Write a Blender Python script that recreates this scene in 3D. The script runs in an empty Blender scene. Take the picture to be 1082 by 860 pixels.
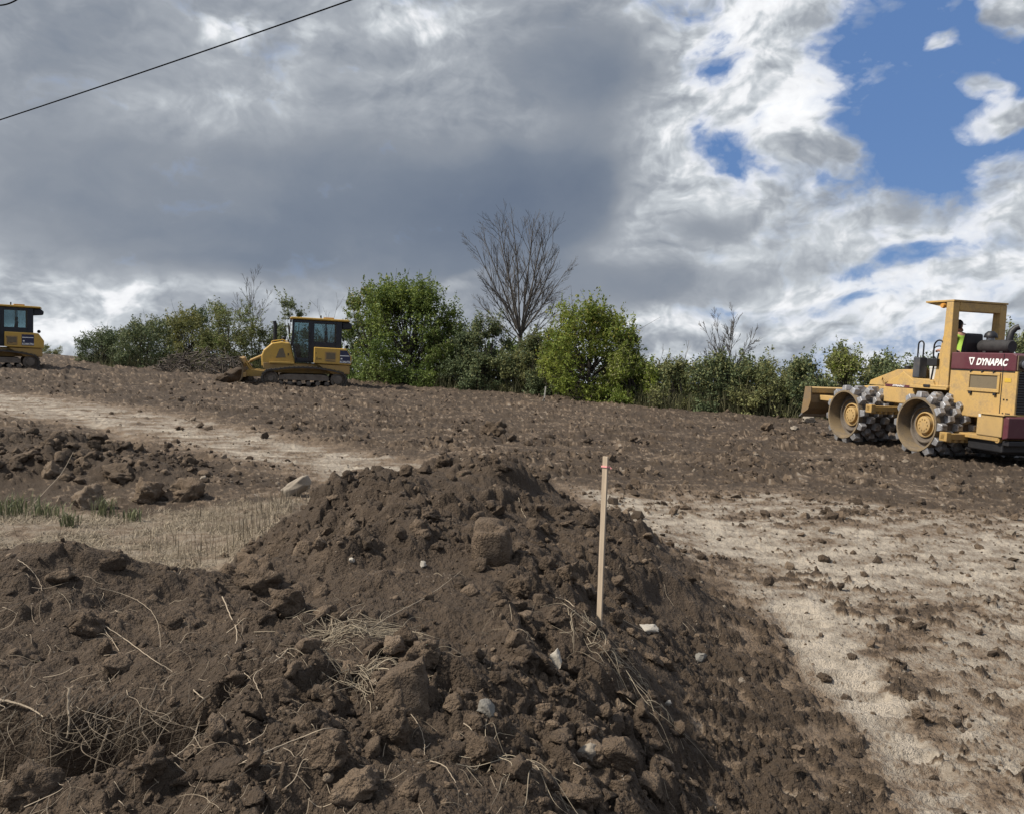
import bpy, bmesh, math, random, os
import numpy as np
from mathutils import Vector, Matrix, Quaternion

TEST = ''
rng = np.random.default_rng(7)
random.seed(7)
sc = bpy.context.scene
COL = sc.collection
R = math.radians

# ------------------------------------------------------------------ camera
FPX = 849.0
EYE = 1.65
PITCH = math.atan(22 / FPX)
cam_d = bpy.data.cameras.new('camera')
cam_d.sensor_width = 36.0
cam_d.lens = FPX / 1082 * 36.0
cam_d.clip_start = 0.05
cam_d.clip_end = 6000
cam = bpy.data.objects.new('camera', cam_d)
COL.objects.link(cam)
cam.location = (0, 0, EYE)
cam.rotation_euler = (math.pi / 2 - PITCH, 0, 0)
sc.camera = cam


def ray(px, py):
    u = (px - 541) / FPX
    v = (430 - py) / FPX
    cp, sp = math.cos(PITCH), math.sin(PITCH)
    return np.array([u, cp + v * sp, -sp + v * cp])


def at(px, py, Y):
    d = ray(px, py)
    p = d * (Y / d[1])
    return np.array([p[0], p[1], p[2] + EYE])


# ------------------------------------------------------------------ noise
def _hash(ix, iy, s):
    h = (ix.astype(np.int64) * 374761393 + iy.astype(np.int64) * 668265263 + s * 974711) & 0xffffffff
    h = ((h ^ (h >> 13)) * 1274126177) & 0xffffffff
    h = ((h ^ (h >> 16)) * 2246822519) & 0xffffffff
    return (h ^ (h >> 15)) & 0xffffffff


def _h01(ix, iy, s):
    return _hash(ix, iy, s) / 4294967295.0


def perlin(x, y, s=0):
    ix = np.floor(x); iy = np.floor(y)
    fx = x - ix; fy = y - iy
    ix = ix.astype(np.int64); iy = iy.astype(np.int64)
    ux = fx * fx * fx * (fx * (fx * 6 - 15) + 10)
    uy = fy * fy * fy * (fy * (fy * 6 - 15) + 10)

    def g(dx, dy):
        a = _h01(ix + dx, iy + dy, s) * 2 * np.pi
        return np.cos(a) * (fx - dx) + np.sin(a) * (fy - dy)
    a = g(0, 0); b = g(1, 0); c = g(0, 1); d = g(1, 1)
    return 1.4 * ((a + (b - a) * ux) + ((c + (d - c) * ux) - (a + (b - a) * ux)) * uy)


def fbm(x, y, o=4, s=0, gain=.5):
    t = 0; a = 1.0; n = 0
    for k in range(o):
        t = t + a * perlin(x + 17.3 * k, y - 9.1 * k, s + k)
        n += a; a *= gain; x = x * 2.03; y = y * 2.03
    return t / n


def lumps(x, y, s=0, pw=.42, thin=.25):
    """broken clods: one tilted, flat-topped lump per jittered lattice cell, 0..1"""
    x, y = x + .22 * perlin(x * 1.9, y * 1.9, s + 7) + .10 * perlin(x * 4.3, y * 4.3, s + 8), y + .22 * perlin(x * 1.9 + 9, y * 1.9, s + 9) + .10 * perlin(x * 4.3 + 9, y * 4.3, s + 10)
    ix = np.floor(x).astype(np.int64); iy = np.floor(y).astype(np.int64)
    best = np.zeros_like(x)
    for dx in (-1, 0, 1):
        for dy in (-1, 0, 1):
            cx = ix + dx; cy = iy + dy
            h0 = _hash(cx, cy, s)
            a = (h0 & 1023) / 1023.0; b = ((h0 >> 10) & 1023) / 1023.0; c = ((h0 >> 20) & 1023) / 1023.0
            h1 = _hash(cx, cy, s + 3)
            e = (h1 & 1023) / 1023.0; tx = ((h1 >> 10) & 1023) / 1023.0 - .5; ty = ((h1 >> 20) & 1023) / 1023.0 - .5
            px = cx + .12 + .76 * a; py = cy + .12 + .76 * b
            r = .30 + .50 * c
            ddx = (x - px) / r; ddy = (y - py) / r
            ang = e * 6.283
            ca = np.cos(ang); sa = np.sin(ang)
            p = np.abs(ca * ddx + sa * ddy); q = np.abs(-sa * ddx + ca * ddy) * (1.0 + .5 * tx)
            d = (p ** 3 + q ** 3 + (.75 * (p + q)) ** 3) / 1.6           # squarish outline
            dome = np.clip(1 - d, 0, 1) ** pw
            top = .62 + .75 * (tx * ddx + ty * ddy)
            h = np.minimum(dome, np.maximum(top, .15)) * (.35 + .65 * c) * (a * .5 + e * .5 > thin)
            best = np.maximum(best, h)
    return best


def sstep(a, b, x):
    t = np.clip((x - a) / (b - a), 0, 1)
    return t * t * (3 - 2 * t)


# ------------------------------------------------------------------ terrain
def plane(x, y):
    xx = np.clip(x, -60, 22)
    return -.366 - .0444 * xx + .046 * np.maximum(y, -4)


def crest_y(x):
    return np.interp(x, [-90, -60, -35, -22, -15, -5, 1, 5.4, 9.8, 20, 40], [110, 85, 62, 44, 45, 38.5, 36.2, 30.5, 28.2, 26.5, 26])


_cp = []      # (x, y, residual over plane)


def cpx(px, py, Y):
    p = at(px, py, Y)
    _cp.append((p[0], p[1], p[2] - plane(p[0], p[1])))


def cres(x, y, r=0.0):
    _cp.append((x, y, r))


for q in [(470, 503, 8.0), (545, 508, 7.3), (600, 546, 6.9), (650, 572, 6.2), (700, 600, 6.0), (430, 508, 7.6), (365, 525, 6.8), (520, 590, 5.0), (400, 565, 5.2),
          (330, 535, 6.3), (262, 606, 4.6), (400, 700, 3.3), (634, 663, 4.2), (600, 860, 2.5), (400, 860, 2.25),
          (520, 700, 3.5), (100, 592, 4.0), (0, 590, 4.0), (60, 742, 2.85), (200, 640, 3.9), (200, 760, 2.8),
          (250, 700, 3.2), (100, 860, 2.2), (395, 516, 7.3), (-80, 600, 3.9), (-80, 760, 2.8),
          (0, 530, 9.4), (160, 545, 9.0), (300, 535, 9.2), (0, 461, 11.5), (80, 476, 11.3), (150, 492, 11.0), (250, 508, 10.8), (320, 522, 10.4), (-100, 456, 11.5)]:
    cpx(*q)
for q in [(1.0, 5.35, .19), (.78, 4.1, .22), (.62, 3.4, .20), (1.38, 5.4, .03), (1.2, 4.4, .02), (.95, 3.55, .02), (.6, 2.85, .16), (1.5, 6.5, .08), (1.75, 6.6), (1.6, 5.0), (1.35, 3.6), (1.15, 2.4), (2.05, 8.2), (1.4, 9.6), (.4, 10.4), (-.7, 10.6), (2.4, 6.8), (2.3, 5.0), (2.0, 3.6), (1.7, 2.4), (1.2, 1.2), (3, 3), (3, 6), (3.5, 9), (5, 5), (8, 8), (5, 12),
          (-2.0, 9.6), (-8, 13.8), (-5.5, 13.2), (-3.5, 12.6), (-11, 14), (0, 14), (-6, 17), (8, 16), (-14, 20), (0, 22), (12, 22), (-20, 34), (-8, 35), (2, 34), (8, 27),
          (-30, 45), (-13, 40), (0, -3), (-5, -3), (5, -3), (14, 6)]:
    cres(*q)
for q in [(-2.4, 5.2, .16), (-3.2, 5.1, .14), (-1.75, 5.35, .18), (-4.5, 5.2, .15), (-3.0, 6.5, .1), (-4.4, 8, .05), (-2.7, 8.2, .06), (-2.3, 6.6, .16),
          (0, 1.0, .35), (-1.2, 1.0, .6), (-3, 1.5, .75), (-4, 3.5, .95), (-6, 4, .8)]:
    cres(*q)
_cp = np.array(_cp)
_c2 = .35 ** 2
_d = np.sqrt(((_cp[:, None, :2] - _cp[None, :, :2]) ** 2).sum(-1) + _c2)
_A = np.zeros((len(_cp) + 1,) * 2)
_A[:-1, :-1] = _d - np.eye(len(_cp)) * .02
_A[:-1, -1] = 1; _A[-1, :-1] = 1
_w = np.linalg.solve(_A, np.append(_cp[:, 2], 0))


def residual(x, y):
    out = np.empty(x.shape)
    xf = x.ravel(); yf = y.ravel(); of = out.ravel()
    for i in range(0, xf.size, 100000):
        s = slice(i, i + 100000)
        d = np.sqrt((xf[s, None] - _cp[None, :, 0]) ** 2 + (yf[s, None] - _cp[None, :, 1]) ** 2 + _c2)
        of[s] = d @ _w[:-1] + _w[-1]
    out = of.reshape(x.shape)
    out = out * (1 - sstep(14, 20, y)) * (1 - sstep(12, 20, np.abs(x)))
    return np.maximum(out, -.08)


def base_z(x, y):
    r = residual(x, y)
    yc = crest_y(x)
    over = np.maximum(y - yc, 0)
    yy = np.minimum(y, yc)
    z = plane(x, yy)
    drop = 1.4 * (1 - np.exp(-over / 7.0)) * sstep(-60, -24, x)
    z = z - drop
    far = sstep(90, 260, np.hypot(x, y))
    z = z * (1 - far) + far * (.9 + .0 * x)
    return z + r, r


def hit(px, py, fn=None, y0=1.6, y1=70):
    d = ray(px, py)
    ys = np.exp(np.linspace(math.log(y0), math.log(y1), 3000))
    t = ys / d[1]
    x = d[0] * t; z = EYE + d[2] * t
    g = (fn or (lambda a, b: base_z(a, b)[0]))(x, ys)
    k = np.argmax(z <= g)
    if z[k] > g[k]:
        k = len(ys) - 1
    return np.array([x[k], ys[k], g[k]])


def poly_mask(pts, soft):
    """signed-distance mask of a ground polygon given by where its corners lie on the ground"""
    P = np.array([hit(*p)[:2] for p in pts])

    def f(x, y):
        d2 = np.full(x.shape, 1e9); inside = np.zeros(x.shape, bool)
        n = len(P)
        for i in range(n):
            a = P[i]; b = P[(i + 1) % n]
            ex, ey = b - a
            wx = x - a[0]; wy = y - a[1]
            t = np.clip((wx * ex + wy * ey) / (ex * ex + ey * ey + 1e-9), 0, 1)
            d2 = np.minimum(d2, (wx - ex * t) ** 2 + (wy - ey * t) ** 2)
            c = (a[1] > y) != (b[1] > y)
            with np.errstate(divide='ignore', invalid='ignore'):
                xi = a[0] + (y - a[1]) / (b[1] - a[1] + 1e-12) * ex
            inside ^= c & (x < xi)
        d = np.sqrt(d2)
        sd = np.where(inside, d, -d)
        s = soft * np.clip(y / 8, .5, 3)
        return sstep(-s, s, sd)
    return f


M_TRACK = poly_mask([(-150, 405), (60, 420), (200, 441), (330, 468), (480, 494), (430, 524), (330, 508), (220, 484), (120, 458), (0, 441), (-150, 432)], .5)
M_RIGHT = poly_mask([(592, 512), (680, 522), (800, 518), (900, 528), (1000, 540), (1250, 545), (1300, 700), (1250, 1000), (985, 1000), (925, 860), (905, 800), (860, 740), (800, 655), (745, 605), (660, 560)], .45)
M_PATH = poly_mask([(594, 511), (640, 517), (720, 545), (850, 562), (1000, 572), (1250, 575), (1250, 640), (1000, 625), (850, 605), (700, 568), (640, 545)], .35)
M_SMEAR = poly_mask([(815, 632), (868, 628), (905, 690), (965, 760), (1040, 858), (985, 870), (925, 790), (860, 710)], .16)
M_GRASS = poly_mask([(-150, 535), (0, 536), (150, 546), (330, 530), (335, 520), (240, 602), (200, 612), (0, 592), (-150, 592)], .25)
M_LUMP = poly_mask([(825, 585), (930, 640), (950, 665), (900, 660), (830, 620)], .25)
M_LUMP2 = poly_mask([(860, 505), (1000, 515), (1200, 520), (1200, 550), (1000, 545), (900, 530)], .7)
M_CRUMB = poly_mask([(700, 590), (770, 645), (830, 725), (880, 780), (915, 860), (940, 1000), (640, 1000), (660, 860), (650, 700)], .60)


def _line(a, b, w, off=0.0):
    a = np.array(a); b = np.array(b); d = (b - a) / np.linalg.norm(b - a); n = np.array([-d[1], d[0]])
    return (*(a + n * off), *(b + n * off), w)


_a, _b = hit(812, 600)[:2], hit(1015, 905)[:2]
_c, _d = hit(20, 432)[:2], hit(440, 505)[:2]
RUTS = [_line(_a, _b, .24), _line(_a, _b, .24, -1.9), _line(_c, _d, .27, .5), _line(_c, _d, .27, -1.4),
        _line((-14, 27), (9, 17.5), .27), _line((-14, 27), (9, 17.5), .27, 1.9), _line((-9, 31), (12, 21), .27), _line((-9, 31), (12, 21), .27, 1.9)]


def ruts(x, y):
    """pressed strips left by tracks: 0..1 mask and the pattern of the cleats along them"""
    m = np.zeros_like(x); c = np.zeros_like(x)
    wob = .12 * perlin(x * .5, y * .5, 401) + .04 * perlin(x * 4, y * 4, 402)
    for ax, ay, bx, by, w in RUTS:
        L = math.hypot(bx - ax, by - ay); ux, uy = (bx - ax) / L, (by - ay) / L
        t = (x - ax) * ux + (y - ay) * uy; q = -(x - ax) * uy + (y - ay) * ux + wob
        k = sstep(w + .05, w - .03, np.abs(q)) * sstep(0, .8, t) * sstep(L, L - .8, t)
        k = k * sstep(-.35, .15, perlin(t * .8 + ax, q * 2, 403))
        cl = np.sin(t * 2 * np.pi / .17 + 1.2 * wob * 8)
        c = np.where(k > m, cl, c); m = np.maximum(m, k)
    return m, c


def terrain(x, y, want_attr=False):
    z, r = base_z(x, y)
    dist = np.hypot(x, y)
    near = (1 - sstep(14, 17, y))
    mB = sstep(.05, .22, r) * near * (y > .2)
    mG = M_GRASS(x, y) * (1 - .9 * sstep(.22, .4, r))
    mB = mB * (1 - .85 * mG)
    mR = M_RIGHT(x, y); mT = M_TRACK(x, y); mP = M_PATH(x, y); mS = M_SMEAR(x, y)
    mL = np.maximum(M_LUMP(x, y), .7 * M_LUMP2(x, y)); mC = M_CRUMB(x, y)
    # sod edge at the near left: a small overhanging scarp
    edge = 2.86 + .12 * perlin(x * 2.1, x * 0 + .3, 91) + .06 * perlin(x * 6, x * 0 + .7, 92) + .10 * sstep(-1.5, -1.0, x)
    wsc = sstep(-.98, -1.12, x) * sstep(-2.6, -2.3, x)
    sc_d = edge - y
    pit = sstep(-.012, .03, sc_d) * (1 - sstep(.12, .55, sc_d))
    z = z - .25 * pit * wsc
    # undulation
    wx, wy = x, y
    f1 = fbm(x * .55, y * .55, 3, 21)
    f2 = fbm(x * 2.4, y * 2.4, 4, 31)
    L0 = lumps(wx * 1.9, wy * 1.9, 37)
    L1 = lumps(wx * 4.1, wy * 4.1, 41)
    L2 = lumps(wx * 8.7, wy * 8.7, 51)
    L3 = lumps(wx * 18, wy * 18, 61)
    L4 = lumps(wx * 39, wy * 39, 71)
    fine = fbm(x * 26, y * 26, 4, 81, .65)
    patch = sstep(-.22, .22, fbm(x * 1.1 + 3, y * 1.1, 3, 95))          # cloddy or crumbly
    smooth_mound = sstep(-1.0, -1.3, x) * (1 - sstep(4.3, 4.8, y))    # left mound is finer soil
    cl = patch * (1 - .75 * smooth_mound)
    bump_b = .06 * f1 + .10 * f2 + .14 * L0 * cl + .11 * L1 * (.25 + .75 * cl) + .046 * L2 * (.3 + .7 * cl) + .019 * L3 * (.5 + .5 * cl) + .009 * L4 + .012 * fine
    # tilled field: clods in many sizes
    rough_f = .25 + 1.0 * sstep(-.15, .25, fbm(x * .55, y * .9, 4, 511))
    fieldy = .05 * f1 + .04 * f2 + .10 * L1 * rough_f + .07 * L2 * rough_f + .026 * L3 + .010 * L4
    furrow = .035 * perlin(x * .25 + y * .5, (y - .12 * x) * 2.2, 77)
    fieldy = fieldy + furrow * sstep(14, 20, y) + .16 * L0 * rough_f * sstep(24, 32, y) * sstep(-4, -8, x)
    # trodden pale crust
    tread = .5 + .5 * perlin((x + y * .35) * 7, (y - x * .2) * 2.0, 66)
    Lp = lumps(wx * 5.2 + 40, wy * 6.5 + 11, 57) * sstep(-.15, .25, fbm(x * .8, y * .8 + 7, 2, 133))          # dents of pads and boots
    crust = .02 * f1 + .022 * f2 + .02 * L2 * tread + .018 * L3 * tread + .014 * fine + .010 * L4 - .032 * Lp
    sx = x + .25 * y
    cn = .28 * fbm(sx * 1.0, y * 1.5, 3, 122) + .70 * fbm(sx * 4.2, y * 6.0, 4, 123) + .50 * fbm(x * 13, y * 15, 3, 124)
    crumb = sstep(-.02, .16, cn + .16 * mL + .38 * mC - .20 - .16 * mS - .12 * mP)
    crumb_b = crumb * (.012 + .03 * L2 + .022 * L3 + .010 * L4 + .025 * L1 * np.maximum(mL, mC))
    crumb_c = np.clip(sstep(.10, .34, crumb * np.maximum(np.maximum(L2, L3 * .95), .75 * L1 * np.maximum(mL, mC))) + .15 * crumb + .45 * mC * crumb, 0, 1)
    grassy = .03 * f2 + .012 * L3 + .01 * fine
    mF = sstep(9.5, 12.5, y - .12 * np.abs(x)) * (1 - np.maximum(mR, .9 * mT))
    rm, rc = ruts(x, y)
    crumb_b = crumb_b * (1 - .7 * rm)
    flat = crust * (1 - .6 * rm) + crumb_b - rm * (.035 - .026 * np.maximum(rc, -.3))
    fieldy = fieldy * (1 - .72 * rm) - rm * (.05 - .028 * np.maximum(rc, -.3))
    wF = np.clip(mF, 0, 1)
    d = flat * (1 - wF) + fieldy * wF
    d = d * (1 - mB) + bump_b * mB
    d = d * (1 - mG) + grassy * mG
    # wheel rut left by the roller beside the berm foot
    d = d * (1 - sstep(60, 90, dist)) * sstep(0, .5, dist)
    out = z + d
    if not want_attr:
        return out
    n1 = fbm(x * 1.3 + 9, y * 1.3, 5, 141)
    n2 = fbm(x * 5 + 9, y * 5, 4, 142)
    st = fbm((x + y * .3) * 1.2, (y - .25 * x) * 3.5, 4, 143)
    tone = np.clip(mT * (.62 + .9 * st + .35 * n1 + .2 * n2), 0, 1.0)
    mR = np.maximum(mR, mC)
    right = mR * (1 - .45 * mC) * np.clip(.62 + .22 * mP + .28 * mS + .60 * st + .4 * n1 + .50 * n2 - .30 * Lp - .22 * (L4 > .55), 0, 1) * (1 - .94 * crumb_c)
    tone = np.maximum(tone, right)
    right = right * (1 - rm * .30 * (rc < -.1)) + rm * .06 * mR
    field = np.clip(.10 + .30 * np.clip(fbm((x + .4 * y) * .30, (y - .15 * x) * .9, 4, 517), -.4, .6) + .14 * rm * (rc > 0) + .22 * n1 + .36 * n2 + .34 * (L3 > .58) * (n2 > .0) - .1 * (L2 < .08) + .14 * f2, 0, .75) * (y > 9) * (1 - mB)
    tone = np.maximum(tone, field * (1 - mR * .5) * (1 - crumb * mR))
    tone = np.maximum(tone, (.45 + .5 * n2) * mG)
    bt = np.clip(.035 + .15 * n1 + .09 * n2 + .06 * (L2 > .5) + .05 * smooth_mound, 0, .3)
    tone = tone * (1 - mB) + bt * mB
    gr = np.clip(.45 + .9 * fbm(x * 1.6, y * 1.6, 4, 301) + .5 * n2, 0, 1) * mG
    wet = np.clip(mS * .8 + .25 * mR, 0, 1) * (1 - crumb)
    return out, tone, mB, gr, wet


def gz(x, y):
    return float(terrain(np.array([float(x)]), np.array([float(y)]))[0])


# ------------------------------------------------------------------ object helpers
def tag(o, label=None, cat=None, group=None, kind=None):
    if label: o['label'] = label
    if cat: o['category'] = cat
    if group: o['group'] = group
    if kind: o['kind'] = kind
    return o


def empty(name, loc=(0, 0, 0), rot=None):
    o = bpy.data.objects.new(name, None)
    o.empty_display_size = .2
    COL.objects.link(o)
    o.location = loc
    if rot is not None: o.rotation_euler = rot
    return o


def np_mesh(name, verts, faces_flat, loop_starts, loop_totals, smooth=False):
    me = bpy.data.meshes.new(name)
    me.vertices.add(len(verts)); me.vertices.foreach_set('co', np.ascontiguousarray(verts, np.float32).ravel())
    me.loops.add(len(faces_flat)); me.loops.foreach_set('vertex_index', np.ascontiguousarray(faces_flat, np.int32))
    me.polygons.add(len(loop_starts))
    me.polygons.foreach_set('loop_start', np.ascontiguousarray(loop_starts, np.int32))
    me.polygons.foreach_set('use_smooth', np.full(len(loop_starts), smooth))
    me.update(calc_edges=True)
    me.validate()
    return me


def quads_obj(name, verts, quads, mat, parent=None, smooth=False):
    q = np.asarray(quads)
    k = q.shape[1]
    me = np_mesh(name, np.asarray(verts), q.ravel(), np.arange(len(q)) * k, np.full(len(q), k), smooth)
    o = bpy.data.objects.new(name, me)
    COL.objects.link(o)
    if mat: me.materials.append(mat)
    if parent: o.parent = parent
    return o


class MB:
    def __init__(s): s.v = []; s.f = []

    def add(s, vs, fs):
        n = len(s.v)
        s.v += [tuple(v) for v in vs]
        s.f += [tuple(i + n for i in f) for f in fs]
        return s

    def box(s, c, d, rot=None):
        x, y, z = (k / 2 for k in d)
        vs = [Vector(p) for p in [(-x, -y, -z), (x, -y, -z), (x, y, -z), (-x, y, -z), (-x, -y, z), (x, -y, z), (x, y, z), (-x, y, z)]]
        if rot is not None: vs = [rot @ v for v in vs]
        c = Vector(c)
        return s.add([v + c for v in vs], [(3, 2, 1, 0), (4, 5, 6, 7), (0, 1, 5, 4), (1, 2, 6, 5), (2, 3, 7, 6), (3, 0, 4, 7)])

    def bx(s, x0, x1, y0, y1, z0, z1):
        return s.box(((x0 + x1) / 2, (y0 + y1) / 2, (z0 + z1) / 2), (abs(x1 - x0), abs(y1 - y0), abs(z1 - z0)))

    def prism(s, poly, y0, y1):
        """poly of (x, z), extruded along y"""
        n = len(poly)
        a = sum(poly[i][0] * poly[(i + 1) % n][1] - poly[(i + 1) % n][0] * poly[i][1] for i in range(n))
        if a < 0: poly = poly[::-1]
        if y0 > y1: y0, y1 = y1, y0
        vs = [(p[0], y0, p[1]) for p in poly] + [(p[0], y1, p[1]) for p in poly]
        fs = [tuple(range(n)), tuple(range(2 * n - 1, n - 1, -1))]
        for i in range(n):
            j = (i + 1) % n
            fs.append((j, i, i + n, j + n))
        return s.add(vs, fs)

    def tube(s, pts, r, n=8, caps=True):
        pts = [Vector(p) for p in pts]
        rs = r if isinstance(r, (list, tuple)) else [r] * len(pts)
        vs = []; fs = []
        prev = None
        for i, p in enumerate(pts):
            t = (pts[min(i + 1, len(pts) - 1)] - pts[max(i - 1, 0)])
            if t.length < 1e-9: t = Vector((0, 0, 1))
            t.normalize()
            if prev is None:
                a = t.cross(Vector((0, 0, 1)))
                if a.length < .05: a = t.cross(Vector((1, 0, 0)))
            else:
                a = prev - t * prev.dot(t)
                if a.length < 1e-6: a = t.orthogonal()
            a.normalize(); prev = a
            b = t.cross(a)
            for k in range(n):
                w = 2 * math.pi * k / n
                vs.append(p + (a * math.cos(w) + b * math.sin(w)) * rs[i])
        for i in range(len(pts) - 1):
            for k in range(n):
                j = (k + 1) % n
                fs.append((i * n + k, i * n + j, (i + 1) * n + j, (i + 1) * n + k))
        if caps:
            fs.append(tuple(range(n - 1, -1, -1))); fs.append(tuple((len(pts) - 1) * n + k for k in range(n)))
        return s.add(vs, fs)

    def lathe(s, prof, origin, axis='y', n=32):
        """profile of (r, h) revolved about an axis"""
        vs = []; fs = []
        o = Vector(origin)
        for r_, h in prof:
            for k in range(n):
                w = 2 * math.pi * k / n
                c, d = r_ * math.cos(w), r_ * math.sin(w)
                vs.append(o + Vector({'y': (c, h, d), 'x': (h, c, d), 'z': (c, d, h)}[axis]))
        for i in range(len(prof) - 1):
            for k in range(n):
                j = (k + 1) % n
                fs.append((i * n + k, i * n + j, (i + 1) * n + j, (i + 1) * n + k))
        return s.add(vs, fs)

    def build(s, name, mat, parent=None, bevel=0.0, smooth=False, seg=2):
        me = bpy.data.meshes.new(name)
        me.from_pydata(s.v, [], s.f)
        bm = bmesh.new(); bm.from_mesh(me)
        bmesh.ops.recalc_face_normals(bm, faces=bm.faces)
        bm.to_mesh(me); bm.free()
        if mat: me.materials.append(mat)
        if smooth:
            me.shade_smooth() if hasattr(me, 'shade_smooth') else None
            try:
                me.set_sharp_from_angle(angle=R(35))
            except Exception:
                pass
        o = bpy.data.objects.new(name, me)
        COL.objects.link(o)
        if parent: o.parent = parent
        if bevel:
            m = o.modifiers.new('bevel', 'BEVEL'); m.width = bevel; m.segments = seg; m.limit_method = 'ANGLE'; m.angle_limit = R(40)
        return o


# ------------------------------------------------------------------ materials
def new_mat(name):
    m = bpy.data.materials.new(name); m.use_nodes = True
    nt = m.node_tree
    b = nt.nodes['Principled BSDF']
    return m, nt, b


def nd(nt, t, **kw):
    n = nt.nodes.new(t)
    for k, v in kw.items():
        if k in n.inputs.keys():
            n.inputs[k].default_value = v
        else:
            setattr(n, k, v)
    return n


def ramp(nt, fac, stops):
    n = nt.nodes.new('ShaderNodeValToRGB')
    el = n.color_ramp.elements
    while len(el) < len(stops): el.new(.5)
    for e, (p, c) in zip(el, stops):
        e.position = p; e.color = (*c, 1) if len(c) == 3 else c
    nt.links.new(fac, n.inputs[0])
    return n.outputs[0]


def mixc(nt, fac, a, b, bt='MIX'):
    n = nt.nodes.new('ShaderNodeMix'); n.data_type = 'RGBA'; n.blend_type = bt
    for s, v in ((0, fac), (6, a), (7, b)):
        if hasattr(v, 'links') or hasattr(v, 'is_linked'):
            nt.links.new(v, n.inputs[s])
        else:
            n.inputs[s].default_value = v if s == 0 else ((*v, 1) if len(v) == 3 else v)
    return n.outputs[2]


def mth(nt, op, a, b=None, c=None, clamp=False):
    n = nt.nodes.new('ShaderNodeMath'); n.operation = op; n.use_clamp = clamp
    for i, v in enumerate((a, b, c)):
        if v is None: continue
        if hasattr(v, 'is_linked'): nt.links.new(v, n.inputs[i])
        else: n.inputs[i].default_value = v
    return n.outputs[0]


def paint(name, col, rough=.5, metal=0.0, dirt=.35, dcol=(.16, .125, .09), scale=3.0, bump=0.0, spec=.4, splash=0.0):
    m, nt, b = new_mat(name)
    tc = nt.nodes.new('ShaderNodeTexCoord')
    n = nd(nt, 'ShaderNodeTexNoise', Scale=scale, Detail=8.0, Roughness=.65)
    nt.links.new(tc.outputs['Object'], n.inputs['Vector'])
    n2 = nd(nt, 'ShaderNodeTexNoise', Scale=scale * 9, Detail=4.0, Roughness=.6)
    nt.links.new(tc.outputs['Object'], n2.inputs['Vector'])
    s = mth(nt, 'ADD', mth(nt, 'MULTIPLY', n.outputs[0], .7), mth(nt, 'MULTIPLY', n2.outputs[0], .3))
    fac = ramp(nt, s, [(.42, (0, 0, 0)), (.62, (dirt,) * 3)])
    if splash:                                   # mud thrown up from the ground
        sp = nt.nodes.new('ShaderNodeSeparateXYZ'); nt.links.new(tc.outputs['Object'], sp.inputs[0])
        hgt = ramp(nt, mth(nt, 'ADD', mth(nt, 'MULTIPLY', sp.outputs[2], .5), mth(nt, 'MULTIPLY', mth(nt, 'SUBTRACT', s, .5), .9)), [(.25, (1, 1, 1)), (.85, (0, 0, 0))])
        fac = mth(nt, 'MAXIMUM', fac, mth(nt, 'MULTIPLY', hgt, splash))
    hue = ramp(nt, n.outputs[0], [(.3, tuple(c * .86 for c in col)), (.7, tuple(min(1, c * 1.08) for c in col))])
    nt.links.new(mixc(nt, fac, hue, dcol), b.inputs['Base Color'])
    rr = mth(nt, 'MULTIPLY_ADD', fac, .4, rough, clamp=True)
    nt.links.new(rr, b.inputs['Roughness'])
    b.inputs['Metallic'].default_value = metal
    b.inputs['Specular IOR Level'].default_value = spec
    if bump:
        bp = nd(nt, 'ShaderNodeBump', Strength=bump, Distance=.02)
        nt.links.new(n2.outputs[0], bp.inputs['Height']); nt.links.new(bp.outputs[0], b.inputs['Normal'])
    return m


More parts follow.
